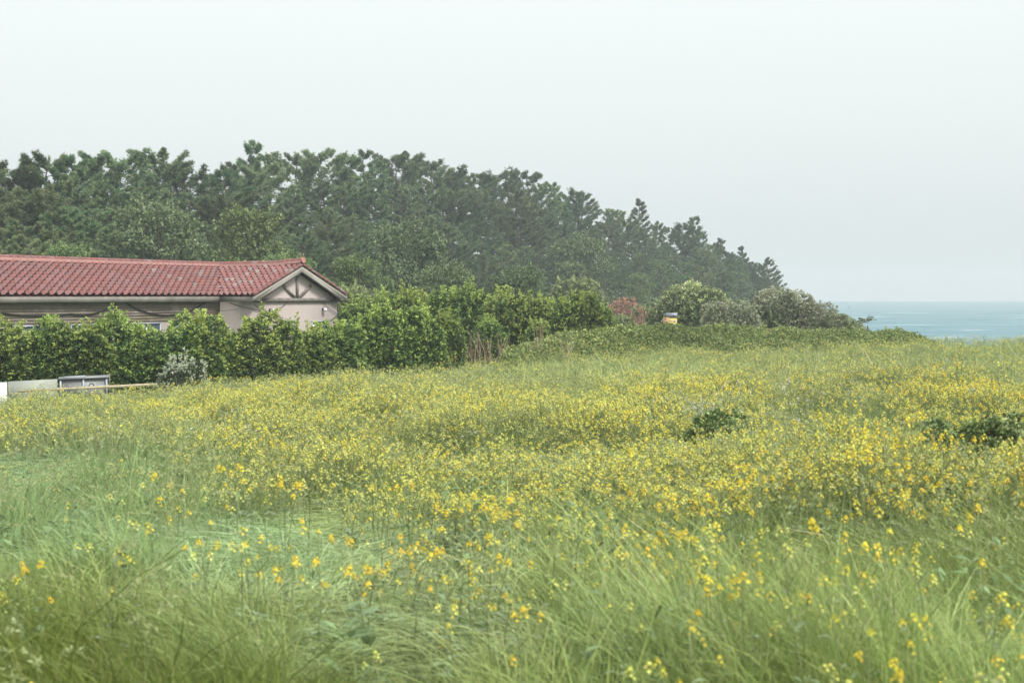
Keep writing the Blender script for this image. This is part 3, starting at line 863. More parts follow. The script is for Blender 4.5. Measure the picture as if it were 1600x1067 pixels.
for i, (px, py, d) in enumerate(back):
    tall = ["", "taller "][py < 452]
    if i < 10: lab = "%s %sbright green shrub of the rear hedge right of the house" % (ordinal(i, 10), tall)
    else: lab = ["low green shrub before the rear hedge, behind the dry stalks", "low green shrub before the rear hedge at its right half"][i - 10]
    plant_shrub(SH[(i * 2 + 1) % 5], 2.3, lab, px, py, d, "shrubs of the rear hedge", wide=.95)
# grey-green rounded bushes by the shore
GREY = [shrub_proto(330 + i, 4.4, 2.6, 3.6, 2600, (.38, .43, .20), (.16, .20, .10), leaf=(.13, .055), nleaf=7, mat=M_GREY, spikes=4, lobes=11, newshare=.5) for i in range(2)]
PALE = shrub_proto(340, 4.4, 2.6, 3.6, 2600, (.42, .43, .29), (.22, .24, .15), leaf=(.13, .055), nleaf=7, mat=M_GREY, spikes=2, lobes=11, newshare=.6)
plant_shrub(GREY[0], 2.6, "large rounded grey-green bush behind the yellow box", 1085, 441, 60, None, "coastal_bush", "bush", wide=1.05)
plant_shrub(PALE, 2.6, "pale silvery bush nestled at the right foot of the large rounded bush", 1142, 472, 57, None, "coastal_bush", "bush", wide=.95)
plant_shrub(PALE, 2.6, "wide pale grey bush at the right end of the shore thicket", 1218, 454, 62, None, "coastal_bush", "bush", wide=1.2, rz=2.0)
plant_shrub(PALE, 2.6, "low pale bush sloping towards the sea at the thicket's end", 1272, 474, 61, None, "coastal_bush", "bush", wide=1.1, rz=4.0)
plant_shrub(GREY[1], 2.6, "grey-green bush at the wood's foot left of the reddish bush", 905, 436, 72, None, "coastal_bush", "bush", wide=.8)
plant_shrub(GREY[1], 2.6, "dull green bush between the reddish bush and the large rounded bush", 1012, 478, 60, None, "coastal_bush", "bush", wide=.55)
plant_shrub(GREY[1], 2.6, "low pale green bush beside the rear hedge's right end", 968, 492, 52, None, "coastal_bush", "bush", wide=.7, rz=1.0)
plant_shrub(GREY[0], 2.6, "grey-green bush behind the gable's right eave", 553, 446, 54, None, "coastal_bush", "bush", wide=.6, rz=1.0)
RED = shrub_proto(350, 3.0, 2.4, 2.6, 1100, (.50, .29, .20), (.33, .25, .18), leaf=(.11, .05), nleaf=7, mat=M_GREY, spikes=2, lobes=9, newshare=.75)
plant_shrub(RED, 2.4, "small bush with reddish orange leaves beside the rear hedge", 978, 456, 57, None, "reddish_bush", "bush", wide=.68)
# windswept juniper-like bush at the point
def windswept(seed):
    rng = np.random.default_rng(seed); m = MB(); cent, ax = [], []
    for i in range(30):
        z = rng.uniform(.05, 1.25); reach = rng.uniform(.8, 1.9) * (1.15 - .35 * abs(z - .7))
        dr = norm(np.array([1, rng.uniform(-.45, .45), rng.uniform(.02, .22)]))
        b = np.array([-.9 + rng.uniform(-.3, .5), rng.uniform(-.5, .5), z * .8])
        e = b + dr * reach
        m.tube([b * np.array([.7, .7, .3]), b, e], [.03, .02, .006], 4)
        k = 26; t = rng.uniform(.1, 1, k)[:, None]
        cent.append(b + (e - b) * t + rng.normal(size=(k, 3)) * np.array([.05, .06, .035])); ax.append(np.tile(dr, (k, 1)) + UZ * .3)
    cent = np.vstack(cent); ax = np.vstack(ax)
    cols = np.array([.16, .18, .095]) * rng.uniform(.7, 1.5, (len(cent), 1))
    return crown_mesh("foliage", [rosettes(cent, ax, rng, 7, .14, .045, cols, open_=.7)], M_GREY), m.build("stem", M_TWIG)
plant_shrub(windswept(9), 1.35, "dark windswept bush with sprays pointing out to sea", 1298, 486, 55, None, "windswept_bush", "bush", rz=0.0)
# silvery bush before the front hedge
SIL = shrub_proto(360, 1.5, 1.0, 1.2, 520, (.40, .44, .33), (.07, .10, .055), leaf=(.075, .04), nleaf=7, mat=M_GREY, spikes=5, lobes=8, newshare=.75)
plant_shrub(SIL, 1.0, "low silvery white-leaved bush at the foot of the front hedge", 283, 562, 30.0, None, "silver_bush", "bush", wide=.9)
# dark leafy clumps in the field
CLUMPS = []
DK = [shrub_proto(370 + i, 1.0, .7, .8, 700, (.28, .36, .13), (.13, .19, .07), leaf=(.05, .028), nleaf=7, mat=M_SHRUB, spikes=0, lobes=7, newshare=.35) for i in range(2)]
for i, (px, py, d, w_, lab) in enumerate([(1138, 632, 14.8, 1.25, "dark green leafy clump among the flowers, below the yellow box"),
                                     (1295, 664, 13.2, 1.0, "dark leafy clump in the flower field, second of the row from the left"),
                                     (1458, 648, 13.4, 1.1, "dark leafy clump in the flower field, third of the row from the left"),
                                     (1572, 642, 12.6, 1.3, "dark leafy clump at the right edge of the flower field"),
                                     (1500, 748, 9.6, .9, "low dark leafy clump nearest the camera in the flower field")]):
    plant_shrub(DK[i % 2], .7, lab, px, py, d, "leafy clumps in the field", "leafy_clump", "plant", wide=w_ * .85)
    CLUMPS.append((*at(px, py, d)[:2], .42 * w_))

# ------------------------------------------------------------------ boards at the foot of the hedge, far left
def board(name, label, cat, pxa, pxb, ytopa, ytopb, d, h, thick, mat, d2=None):
    a = at(pxa, ytopa, d); b = at(pxb, ytopb, d2 or d)
    ln = b - a; nrm = norm(np.cross(ln, UZ)) * thick
    m = MB(); m.box(np.zeros(3) - UZ * h, ln, nrm, UZ * h)
    return thing(name, label, cat, a, data=m.build(name, mat)), a, b
board("white_board", "bright white board standing at the far left below the hedge", "board", -30, 11, 599, 597, 27.2, .75, .03, M_WHITE)
board("grey_board", "pale grey-green board standing between white board and metal bin", "board", 12.5, 89.5, 596, 592, 27.6, .62, .025, M_PANEL, 27.9)
# low metal bin with framed front, lid and corner post
a = at(93, 590, 28.3); b = at(167, 587, 28.6)
bin_ = thing("metal_bin", "low grey sheet-metal bin with lid under the hedge", "bin", (a[0], a[1], a[2] - .55))
o = np.array([0, 0, .55]); ln = b - a; dep = norm(np.cross(UZ, ln)) * .55
m = MB(); m.box(o - UZ * .55, ln, dep, UZ * .5); link("body", m.build("body", M_METAL), bin_)
ll = np.linalg.norm(ln); e1 = ln / ll; outn = -norm(dep)
for k, f in enumerate((.0, .48, .97)):
    m = MB(); m.box(o - UZ * .55 + e1 * f * ll + outn * .03, e1 * .04, outn * -.028, UZ * .5); link("frame_post", m.build("frame_post", M_FRAME), bin_)
m = MB(); m.box(o - UZ * .22 + outn * .022, ln, outn * -.02, UZ * .02); link("rail", m.build("rail", M_FRAME), bin_)
m = MB(); m.box(o - UZ * .045 + outn * .05 - e1 * .03, ln + e1 * .08, -outn * .66, UZ * .03)
link("lid", m.build("lid", M_METAL), bin_)
m = MB(); m.box(o - UZ * .55 + ln + e1 * .04 + outn * .02, e1 * .03, outn * -.03, UZ * .60); link("corner_post", m.build("corner_post", M_TIMBER), bin_)
m = MB(); m.box(o - UZ * .012 + outn * .0 + e1 * .1, e1 * .45, -outn * .3, UZ * .02); link("lid_patch", m.build("lid_patch", M_FRAME), bin_)
# black hose bent in a loop before the bin
c = at(143, 606, 28.0); th = np.linspace(-.3, np.pi + .3, 16)
m = MB(); m.tube(np.stack([np.cos(th) * .062, np.zeros(16), np.sin(th) * .10], 1), .012, 6)
thing("hose_loop", "black hose bent into a loop before the metal bin", "hose", c, data=m.build("hose_loop", M_CABLE, smooth=True))
a = at(28, 613.5, 26.8); b = at(246, 602.5, 28.2)
m = MB(); ln = b - a; m.box(np.zeros(3), ln, norm(np.cross(UZ, ln)) * .07, UZ * .055)
thing("timber_rail", "long pale timber lying along the field edge below the hedge", "timber", a, data=m.build("timber_rail", M_PLANK))

# ------------------------------------------------------------------ yellow box, stake, gull
p = at(1047, 511.0, 53.5); 
hive = thing("yellow_box", "small yellow wooden box with blue-grey lid before the rounded bush", "box", p, rz=R(24))
w_, h_ = .42, .40
m = MB(); m.box((-w_ / 2, -w_ / 2, -.45), (w_, 0, 0), (0, w_, 0), (0, 0, .45 + h_)); link("body", m.build("body", M_YELLOW), hive)
m = MB(); m.box((-w_ / 2 - .012, -w_ / 2 + .01, -.45), (.012, 0, 0), (0, w_ - .02, 0), (0, 0, .43 + h_)); link("side_panel", m.build("side_panel", M_PINKBOX), hive, label="faded pink side of the box")
for z in (.18, .32):
    m = MB(); m.box((-w_ / 2 - .02, -.06, z), (.02, 0, 0), (0, .10, 0), (0, 0, .045)); link("slot", m.build("slot", M_CABLE), hive)
    m = MB(); m.box((-.15, -w_ / 2 - .012, z - .06), (.32, 0, 0), (0, .012, 0), (0, 0, .025)); link("rib", m.build("rib", M_WHITE), hive)
m = MB(); m.box((-w_ / 2 + .05, -w_ / 2 - .02, h_), (w_ - .04, 0, 0), (0, w_, 0), (0, 0, .19)); lid = link("lid", m.build("lid", M_SLATE), hive)
m = MB(); m.box((0, -w_ / 2 - .03, h_ + .05), (.16, 0, 0), (0, .008, 0), (0, 0, .11)); link("plate", m.build("plate", M_FRAME), lid)
p = at(1358, 521, 52); m = MB()
m.tube([(.06, 0, -.5), (.02, 0, .0), (-.04, 0, .2), (-.075, 0, .32)], [.06, .055, .04, .03], 6)
m.tube([(.02, 0, -.1), (.09, .02, .12)], [.035, .015], 5)
thing("driftwood_stake", "dark leaning wooden stake on the bank before the sea", "stake", p, data=m.build("driftwood_stake", M_TIMBER))
p = at(1326, 481.5, 150)
m = MB(); m.tube([(-.22, 0, 0), (-.1, 0, .02), (.1, 0, .03), (.2, 0, .05), (.27, 0, .04)], [.01, .06, .075, .045, .01], 7)
gull = thing("gull", "small gull flying over the sea beyond the point", "bird", p)
link("body", m.build("body", M_GULL, smooth=True), gull)
for s in (1, -1):
    m = MB()
    pts = np.array([(.06, 0, .05), (.02, s * .25, .22), (-.08, s * .6, .20), (.1, s * .28, .22), (.06, s * .25, .205)])
    m.add(pts, q=[[0, 1, 2, 3]], t=[[0, 3, 4], [3, 2, 4], [2, 1, 4], [1, 0, 4]]); link("wing", m.build("wing", M_GULL), gull)

# ------------------------------------------------------------------ dry stalks at the hedge foot
def stalks(seed, n_, w_, h_, cols):
    rng = np.random.default_rng(seed); m = MB()
    for i in range(n_):
        x, y = rng.normal() * w_ * .4, rng.normal() * .15; h = h_ * rng.uniform(.55, 1.15); l_ = rng.normal(size=2) * .16
        c = np.array(cols[rng.integers(len(cols))]) * rng.uniform(.8, 1.2)
        pts = [(x, y, -.1), (x + l_[0] * .3, y, h * .5), (x + l_[0], y + l_[1] * .5, h)]
        m.tube(pts, [.009, .007, .003], 4, c=c)
        if rng.random() < .5:
            k = rng.uniform(.4, .8) * h; m.tube([(x + l_[0] * .4, y, k), (x + l_[0] * .4 + rng.normal() * .12, y + .03, k + .22)], [.006, .003], 3, c=c)
    return m.build("dry_stalks", M_DRY, True)
TAN = [(.33, .22, .15), (.40, .30, .20), (.28, .17, .12), (.45, .38, .28)]
for i, (px, pyb, d, n_, w_, h_, lab) in enumerate([(745, 562, 40.5, 34, 1.0, .88, "clump of tall tan dry stalks in the gap of the hedge"),
                                             (785, 558, 41.0, 13, .5, .85, "smaller clump of dry stalks right of the tall tan clump"),
                                             (836, 556, 41.0, 10, .45, .95, "sparse pale dry stalks left of the leafy bank"),
                                             (888, 554, 41.5, 14, .35, .8, "greyish dry stalks at the foot of the leafy bank")]):
    p = at(px, pyb, d); p[2] = float(ground(p[0], p[1]))
    thing("dry_stalk_clump", lab, "dry plant", p, "dry stalks at the field edge", data=stalks(600 + i, n_, w_, h_ + .35, TAN))

# ------------------------------------------------------------------ scattering of what nobody could count
def scatter(name, label, sources, pos, rot, scl, idx, itint):
    me = bpy.data.meshes.new(name)
    me.vertices.add(len(pos)); me.vertices.foreach_set("co", np.asarray(pos, np.float32).ravel())
    a = me.attributes.new("irot", 'FLOAT_VECTOR', 'POINT'); a.data.foreach_set("vector", np.asarray(rot, np.float32).ravel())
    a = me.attributes.new("iscl", 'FLOAT_VECTOR', 'POINT'); a.data.foreach_set("vector", np.asarray(scl, np.float32).ravel())
    a = me.attributes.new("iidx", 'INT', 'POINT'); a.data.foreach_set("value", np.asarray(idx, np.int32))
    a = me.attributes.new("itint", 'FLOAT_COLOR', 'POINT')
    c = np.ones((len(pos), 4), np.float32); c[:, :3] = itint; a.data.foreach_set("color", c.ravel())
    ob = link(name, me, kind="stuff", label=label)
    ng = bpy.data.node_groups.new(name + "_scatter", 'GeometryNodeTree')
    ng.interface.new_socket("Geometry", in_out='INPUT', socket_type='NodeSocketGeometry')
    ng.interface.new_socket("Geometry", in_out='OUTPUT', socket_type='NodeSocketGeometry')
    N, Lk = ng.nodes, ng.links
    gi = N.new("NodeGroupInput"); go = N.new("NodeGroupOutput")
    iop = N.new("GeometryNodeInstanceOnPoints"); iop.inputs["Pick Instance"].default_value = True
    g2i = N.new("GeometryNodeGeometryToInstance")
    for me_s in reversed(sources):
        so = bpy.data.objects.new(name + "_tuft", me_s)
        oi = N.new("GeometryNodeObjectInfo"); oi.inputs["Object"].default_value = so; oi.inputs["As Instance"].default_value = False
        Lk.new(oi.outputs["Geometry"], g2i.inputs[0])
    def named(nm, ty):
        k = N.new("GeometryNodeInputNamedAttribute"); k.data_type = ty; k.inputs["Name"].default_value = nm
        return k.outputs[0]
    Lk.new(gi.outputs[0], iop.inputs["Points"]); Lk.new(g2i.outputs[0], iop.inputs["Instance"])
    Lk.new(named("iidx", 'INT'), iop.inputs["Instance Index"])
    Lk.new(named("irot", 'FLOAT_VECTOR'), iop.inputs["Rotation"])
    Lk.new(named("iscl", 'FLOAT_VECTOR'), iop.inputs["Scale"])
    Lk.new(iop.outputs[0], go.inputs[0])
    md = ob.modifiers.new("scatter", 'NODES'); md.node_group = ng
    return ob

# leafy creeper over the bank
rng = np.random.default_rng(71)
def leaf_tuft(seed, n_, rad, ln, wd, c1, c2, mat, h=.2):
    r = np.random.default_rng(seed)
    p = np.stack([r.normal(size=n_) * rad * .5, r.normal(size=n_) * rad * .5, r.random(n_) * h], 1)
    col = np.array(c1) + (np.array(c2) - np.array(c1)) * r.random((n_, 1)) ** 1.5
    v, q, c = rosettes(p, np.tile([0, 0, 1.], (n_, 1)) + r.normal(size=(n_, 3)) * .4, r, 5, ln, wd, col, open_=1.1)
    return mesh("leaf_tuft", v, q, mat, c)
tufts = [leaf_tuft(700 + i, 13, .20, .075, .045, (.115, .17, .055), (.33, .385, .15), M_CREEP, .24) for i in range(4)]
pts = []
nB = 15000
bx = rng.uniform(BK[0, 0], BK[-1, 0], nB); by = np.interp(bx, BK[:, 0], BK[:, 1]) + rng.uniform(-2.6, 1.6, nB)
bz = ground(bx, by); base = ground_base(bx, by)
k = bz - base > .10
bx, by, bz = bx[k], by[k], bz[k]
s_ = rng.uniform(.75, 1.35, len(bx)) * (.8 + .6 * noise(bx, by, .9))
zz = bz - .03 + .14 * (noise(bx, by, .7, 5) - .3)
tb = .8 + .45 * noise(bx, by, 2.2, 9)
tint = np.stack([tb * (1 + .1 * noise(bx, by, 3, 2)), tb, tb * .95], 1)
scatter("creeper_foliage", "low leafy creeper covering the bank at the field's far edge", tufts, np.stack([bx, by, zz], 1), np.stack([rng.normal(size=len(bx)) * .25 + .15, rng.normal(size=len(bx)) * .25, rng.uniform(0, 6.28, len(bx))], 1),
        np.repeat(s_[:, None], 3, 1), rng.integers(0, 4, len(bx)), tint)

# undergrowth beneath the pines
uw = [leaf_tuft(720 + i, 16, .7, .24, .12, (.09, .125, .055), (.19, .235, .10), M_CREEP, .7) for i in range(3)]
nU = 5200
upx = rng.uniform(-120, 1225, nU); uy = rng.uniform(53, 205, nU); ux = (upx - 800) / FPX * uy
uz = ground_base(ux, uy)
k = (uz > -1.9) & (uy < line_d(upx) + 6) & ~((uy < 58) & (upx < 560)) & ~((uy < 60) & (upx > 985))
ux, uy, uz = ux[k], uy[k], uz[k]
tb = .7 + .6 * noise(ux, uy, 5, 4)
scatter("undergrowth", "tangled green undergrowth at the foot of the pine wood", uw, np.stack([ux, uy, uz], 1), np.stack([np.zeros(len(ux)), np.zeros(len(ux)), rng.uniform(0, 6.28, len(ux))], 1),
        np.repeat(rng.uniform(.9, 2.0, len(ux))[:, None], 3, 1), rng.integers(0, 3, len(ux)), np.stack([tb, tb, tb], 1))

# ---- grass: every blade stands on its own, leaning with the wind
def edge_y(x):
    """far edge of the field (front of hedge, bank, then the shore drop)"""
    pts = np.array([at(px, 600, d)[:2] for px, d in ((-150, 27.8), (0, 28.2), (240, 29.2), (330, 30.8), (450, 33.2), (560, 35), (700, 38), (780, 41), (850, 42.2), (950, 45), (1040, 47.2), (1430, 48.2), (1600, 48), (1800, 48))])
    return np.interp(x, pts[:, 0], pts[:, 1])
SIDE = 2.4                                               # the field goes on past both sides of the view
def field_area(y0, y1):
    return .46 * (y1 ** 2 - y0 ** 2) + 2 * SIDE * (y1 - y0)
def field_points(n_, y0, y1, thin=.45):
    """n_ points spread evenly over the field between two depths, thinner outside the view"""
    a, b = .46, 2 * SIDE
    A = rng.random(n_) * field_area(y0, y1) + a * y0 ** 2 + b * y0
    y = (-b + np.sqrt(b * b + 4 * a * A)) / (2 * a)
    x = (rng.random(n_) * 2 - 1) * (.46 * y + SIDE)
    k = (np.abs(x) < .43 * y + .1) | (rng.random(n_) < thin)
    return x[k], y[k]
def veg_h(x, y):
    far = sstep(12, 30, y)
    h = (.52 - .07 * far) + (.44 - .17 * far) * (noise(x, y, 1.6, 7) - .5) + .40 * (1 - .5 * far) * (noise(x, y, .5, 8) - .5)
    for cx, cy, r in CLUMPS:                             # the leafy clumps keep the grass down around and before them
        h = h * (1 - .35 * np.exp(-((x - cx * (y / cy)) / (r * 1.1)) ** 2 - ((y - cy + .5) / (r * 2.2)) ** 2))
    h = h * (1 - .55 * sstep(-7.2, -8.6, x) * sstep(24.5, 26.2, y))     # trodden strip before the boards and the bin
    return h
def field_pix(x, y):
    return topix(np.stack([x, y, ground(x, y) + .48], -1))
def soft(v, a, b, s):
    return sstep(a - s, a + s, v) * (1 - sstep(b - s, b + s, v))
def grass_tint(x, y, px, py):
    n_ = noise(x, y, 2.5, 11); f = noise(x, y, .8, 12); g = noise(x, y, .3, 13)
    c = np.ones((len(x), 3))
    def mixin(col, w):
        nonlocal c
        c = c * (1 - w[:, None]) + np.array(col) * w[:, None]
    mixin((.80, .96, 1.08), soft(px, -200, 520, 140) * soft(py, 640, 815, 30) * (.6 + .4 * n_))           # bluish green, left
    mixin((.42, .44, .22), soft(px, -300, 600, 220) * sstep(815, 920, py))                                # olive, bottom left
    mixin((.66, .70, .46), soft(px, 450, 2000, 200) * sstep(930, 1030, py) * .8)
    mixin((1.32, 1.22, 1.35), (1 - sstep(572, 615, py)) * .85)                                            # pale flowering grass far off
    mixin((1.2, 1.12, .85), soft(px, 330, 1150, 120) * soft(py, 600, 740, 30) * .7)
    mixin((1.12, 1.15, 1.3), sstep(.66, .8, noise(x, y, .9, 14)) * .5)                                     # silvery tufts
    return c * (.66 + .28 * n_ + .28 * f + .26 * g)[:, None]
def lay_of(x, y):
    px, py = field_pix(x, y)
    return np.clip(sstep(.50, .66, noise(x, y, 1.3, 21)) * (soft(px, -200, 720, 100) * soft(py, 660, 830, 20) + soft(px, 480, 1150, 60) * soft(py, 850, 1020, 25) + .35), 0, 1)
G1, G2, G3 = np.array((.150, .230, .058)), np.array((.40, .46, .18)), np.array((.48, .44, .25))
GV, GQ, GC, gn = [], [], [], 0
for (y0, y1, dens, wd, nseg, per) in ((2.4, 7, 3300, .0052, 4, 18), (7, 13, 2000, .0066, 3, 16), (13, 24, 980, .0088, 3, 12), (24, 50, 290, .0135, 3, 10)):
    cx_, cy_ = field_points(int(field_area(y0, y1) * dens / per), y0, y1)
    nc = len(cx_)
    gap = sstep(.30, .52, noise(cx_, cy_, .42, 41) * .6 + noise(cx_, cy_, 1.2, 42) * .4)      # bare hollows between the tufts
    k = rng.random(nc) < .25 + .75 * gap; cx_, cy_ = cx_[k], cy_[k]; nc = len(cx_)
    ch = rng.uniform(.45, 1.3, nc); ct = rng.random(nc); cyaw = rng.normal(size=nc) * .75
    rad = .055 + .004 * y1
    x = np.repeat(cx_, per) + rng.normal(size=nc * per) * rad; y = np.repeat(cy_, per) + rng.normal(size=nc * per) * rad
    ch, ct, cyaw = np.repeat(ch, per), np.repeat(ct, per), np.repeat(cyaw, per)
    k = (y < edge_y(x)) & (y > 2.2); x, y, ch, ct, cyaw = x[k], y[k], ch[k], ct[k], cyaw[k]
    n_ = len(x)
    gz_ = ground(x, y); px, py = field_pix(x, y)
    L = np.maximum(veg_h(x, y), .2) * ch * rng.uniform(.45, 1.2, n_) * (1.12 - .3 * lay_of(x, y))
    # wind-laid swirls: grass lies flat in some patches
    lay = lay_of(x, y)
    yaw = 2.9 + 3.4 * (noise(x, y, 2.6, 31) - .5) + 2.2 * (noise(x, y, .8, 32) - .5) + cyaw * (1 - .5 * lay) + rng.normal(size=n_) * (.9 - .55 * lay)
    lean = .10 + .30 * rng.random(n_) + .75 * lay + .25 * (noise(x, y, 1.1, 34) - .5)
    hd = np.stack([np.cos(yaw), np.sin(yaw)], 1)
    l0 = rng.normal(size=(n_, 2)) * .34 + hd * (lean * .40)[:, None]
    d0 = norm(np.concatenate([l0, np.ones((n_, 1))], 1))
    bd = np.concatenate([hd * (lean * .8)[:, None] + rng.normal(size=(n_, 2)) * .16, -(rng.uniform(.05, .40, n_) + .45 * lay)[:, None]], 1)
    ts = np.linspace(0, 1, nseg)
    p = np.stack([x, y, gz_ - .03], 1)[:, None] + d0[:, None] * (L[:, None] * ts)[..., None] + bd[:, None] * (L[:, None] * ts ** 2.1)[..., None]
    tang = norm(np.gradient(p, axis=1))
    side = norm(np.cross(tang, np.broadcast_to(norm(rng.normal(size=(n_, 1, 3))), tang.shape)))
    wv = wd * np.where(rng.random(n_) < .10, rng.uniform(1.3, 2.0, n_), rng.uniform(.45, 1.15, n_))[:, None] * (1 - ts ** 2.5 * .92)[None]
    v = np.stack([p - side * wv[..., None] / 2, p + side * wv[..., None] / 2], 2).reshape(-1, 3)
    q = np.arange(n_)[:, None] * (nseg * 2) + np.arange(nseg - 1)[None] * 2
    q = np.stack([q, q + 1, q + 3, q + 2], -1).reshape(-1, 4) + gn
    m_ = np.clip(ct * .7 + rng.random(n_) * .4, 0, 1)[:, None]
    col = (G1 * (1 - m_) + G2 * m_)
    dry = rng.random(n_) < .03
    col = np.where(dry[:, None], G3, col); col = col * (1 - .45 * lay[:, None]) + np.array((.33, .40, .21)) * (.5 * lay[:, None])
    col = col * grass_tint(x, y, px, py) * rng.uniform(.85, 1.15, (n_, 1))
    GV.append(v); GQ.append(q); GC.append(np.repeat(col, nseg * 2, 0)); gn += len(v)
GQ = np.vstack(GQ)
link("grass", mesh("grass", np.vstack(GV), GQ, M_GRASS, np.vstack(GC)), kind="stuff", label="long wind-blown green grass filling the field")
print("grass quads", len(GQ))

# ---- flowering rapeseed
STEM_C, LEAF_C = np.array([.27, .32, .14]), np.array([.24, .31, .18])
def flower_head(rng, size_, nfl, ycol, detail=True):
    """raceme: four-petalled flowers round the tip, green buds on top"""
    m = MB()
    for i in range(nfl):
        f = i / nfl; a = i * 2.4
        z = -.055 * size_ * f * rng.uniform(.6, 1.3) + .01; r = size_ * (.30 + .70 * f) * .030 * rng.uniform(.75, 1.2)
        c = np.array([math.cos(a) * r, math.sin(a) * r, z])
        nrm_ = norm(np.array([math.cos(a), math.sin(a), .8]) + rng.normal(size=3) * .2)
        t1 = norm(np.cross(nrm_, UZ + rng.normal(size=3) * .1)); t2 = np.cross(nrm_, t1)
        pl = .0095 * size_ * rng.uniform(.85, 1.15)
        col = ycol * rng.uniform(.85, 1.12) * np.array([1, rng.uniform(.9, 1.08), 1])
        for k in range(4):
            th = k * np.pi / 2 + .3; dv = math.cos(th) * t1 + math.sin(th) * t2; sv = -math.sin(th) * t1 + math.cos(th) * t2
            m.add([c, c + dv * pl * .75 + sv * pl * .5 + nrm_ * .002, c + dv * pl * 1.15, c + dv * pl * .75 - sv * pl * .5 + nrm_ * .002], [[0, 1, 2, 3]], c=col)
    for i in range(5 if detail else 2):
        a = rng.uniform(0, 6.28); c = np.array([math.cos(a) * .004, math.sin(a) * .004, .012]) * size_
        m.add([c + [.004, 0, 0], c + [-.002, .0035, 0], c + [-.002, -.0035, 0], c + [0, 0, .010]], t=[[0, 1, 3], [1, 2, 3], [2, 0, 3]], c=(.34, .40, .08))
    return m
def plant_parts(seed, h, nbr, ycol, nfl=13, size_=1.0, detail=True):
    """stem with side branches, narrow leaves and thin pods; one head at each tip"""
    rng_ = np.random.default_rng(seed)
    st = MB(); heads = []
    ln = rng_.normal(size=2) * .08
    pts = np.array([[0, 0, -.03], [ln[0] * .3, ln[1] * .3, h * .45], [ln[0] * .7, ln[1] * .7, h * .8], [ln[0], ln[1], h]])
    st.tube(pts, [.0045, .004, .003, .002], 4 if detail else 3, c=STEM_C)
    tips = [pts[-1]]
    for b in range(nbr):
        t = rng_.uniform(.45, .85); a = rng_.uniform(0, 6.28)
        o = np.array([np.interp(t, [0, .45, .8, 1], pts[:, j]) for j in range(3)])
        e = o + np.array([math.cos(a) * .11, math.sin(a) * .11, h * rng_.uniform(.16, .34)]) * rng_.uniform(.7, 1.3)
        md_ = o * .5 + e * .5 + np.array([math.cos(a), math.sin(a), 0]) * .02
        st.tube([o, md_, e], [.0028, .0023, .0016], 3, c=STEM_C); tips.append(e)
    for t in tips:                                       # pods and pedicels under the head
        for k in range(7 if detail else 3):
            a = rng_.uniform(0, 6.28); z = rng_.uniform(.03, .16)
            o = t - UZ * z; dv = np.array([math.cos(a), math.sin(a), .55])
            e = o + dv * rng_.uniform(.025, .05); sv = np.array([-math.sin(a), math.cos(a), 0]) * .0016
            st.add([o - sv, o + sv, e], t=[[0, 1, 2]], c=STEM_C * 1.15)
        heads.append((t, flower_head(rng_, size_ * rng_.uniform(.85, 1.2), int(nfl * rng_.uniform(.7, 1.3)), ycol, detail)))
    for k in range(7 if detail else 3):
        z = h * rng_.uniform(.1, .7); a = rng_.uniform(0, 6.28); l_ = rng_.uniform(.07, .15) * (1.2 - z / h)
        o = np.array([np.interp(z / h, [0, .45, .8, 1], pts[:, j]) for j in range(3)])
        dv = np.array([math.cos(a), math.sin(a), .45]); sv = np.array([-math.sin(a), math.cos(a), 0]) * l_ * .16
        st.add([o, o + dv * l_ * .5 + sv, o + dv * l_ * 1.0 - UZ * l_ * .35, o + dv * l_ * .5 - sv], [[0, 1, 2, 3]], c=LEAF_C * rng_.uniform(.8, 1.2))
    return st, heads
YEL, ORG, LEM = np.array([.80, .68, .08]), np.array([.82, .61, .05]), np.array([.77, .75, .19])
# individual plants: stem + flower heads as parts
near_src = []
for i in range(8):
    st, heads = plant_parts(900 + i, .72, 1 + i % 3, [YEL, ORG, YEL, LEM][i % 4], [10, 13, 7, 9][i % 4], [.74, .82, .66, .7][i % 4])
    near_src.append((st.build("stem", M_RAPE, True), [(t, m.build("flower_head", M_RAPE, True)) for t, m in heads]))
def merged(seed, h, nbr, ycol, nfl, size_):
    st, heads = plant_parts(seed, h, nbr, ycol, nfl, size_, False)
    for t, m in heads:
        v = np.vstack(m.v) + t; c = np.vstack(m.c)
        st.add(v, np.vstack(m.q) if m.q else None, np.vstack(m.t) if m.t else None, c=c)
    return st.build("rapeseed_tuft", M_RAPE_I, True)
far_src = [merged(930 + i, .72, 3 + i % 2, LEM if i < 4 else YEL, 7, .86) for i in range(6)] + [merged(940 + i, .72, 2, ORG, 8, .85) for i in range(2)] \
    + [merged(950 + i, .66, 3, np.array([.60, .60, .56]), 6, .9) for i in range(2)] \
    + [merged(960 + i, .70, 6, np.array([.42, .46, .20]), 3, .8) for i in range(4)]
def basal(seed):
    r = np.random.default_rng(seed); m = MB()
    for k in range(9):
        a = r.uniform(0, 6.28); l_ = r.uniform(.05, .11); z = r.uniform(.05, .45)
        dv = np.array([math.cos(a), math.sin(a), r.uniform(.2, .9)]); sv = np.array([-math.sin(a), math.cos(a), 0]) * l_ * r.uniform(.16, .26)
        o = UZ * z * .8 + r.normal(size=3) * .02
        c = np.array([.18, .26, .12]) * r.uniform(.7, 1.3)
        m.add([o, o + dv * l_ * .45 + sv, o + dv * l_ * .85 + sv * .5 - UZ * l_ * .12, o + dv * l_ * 1.05 - UZ * l_ * .3, o + dv * l_ * .85 - sv * .5 - UZ * l_ * .12, o + dv * l_ * .45 - sv], [[0, 1, 2, 5], [2, 3, 4, 5]], c=c)
    return m.build("rapeseed_tuft", M_RAPE_I, True)
far_src += [basal(970 + i) for i in range(3)]
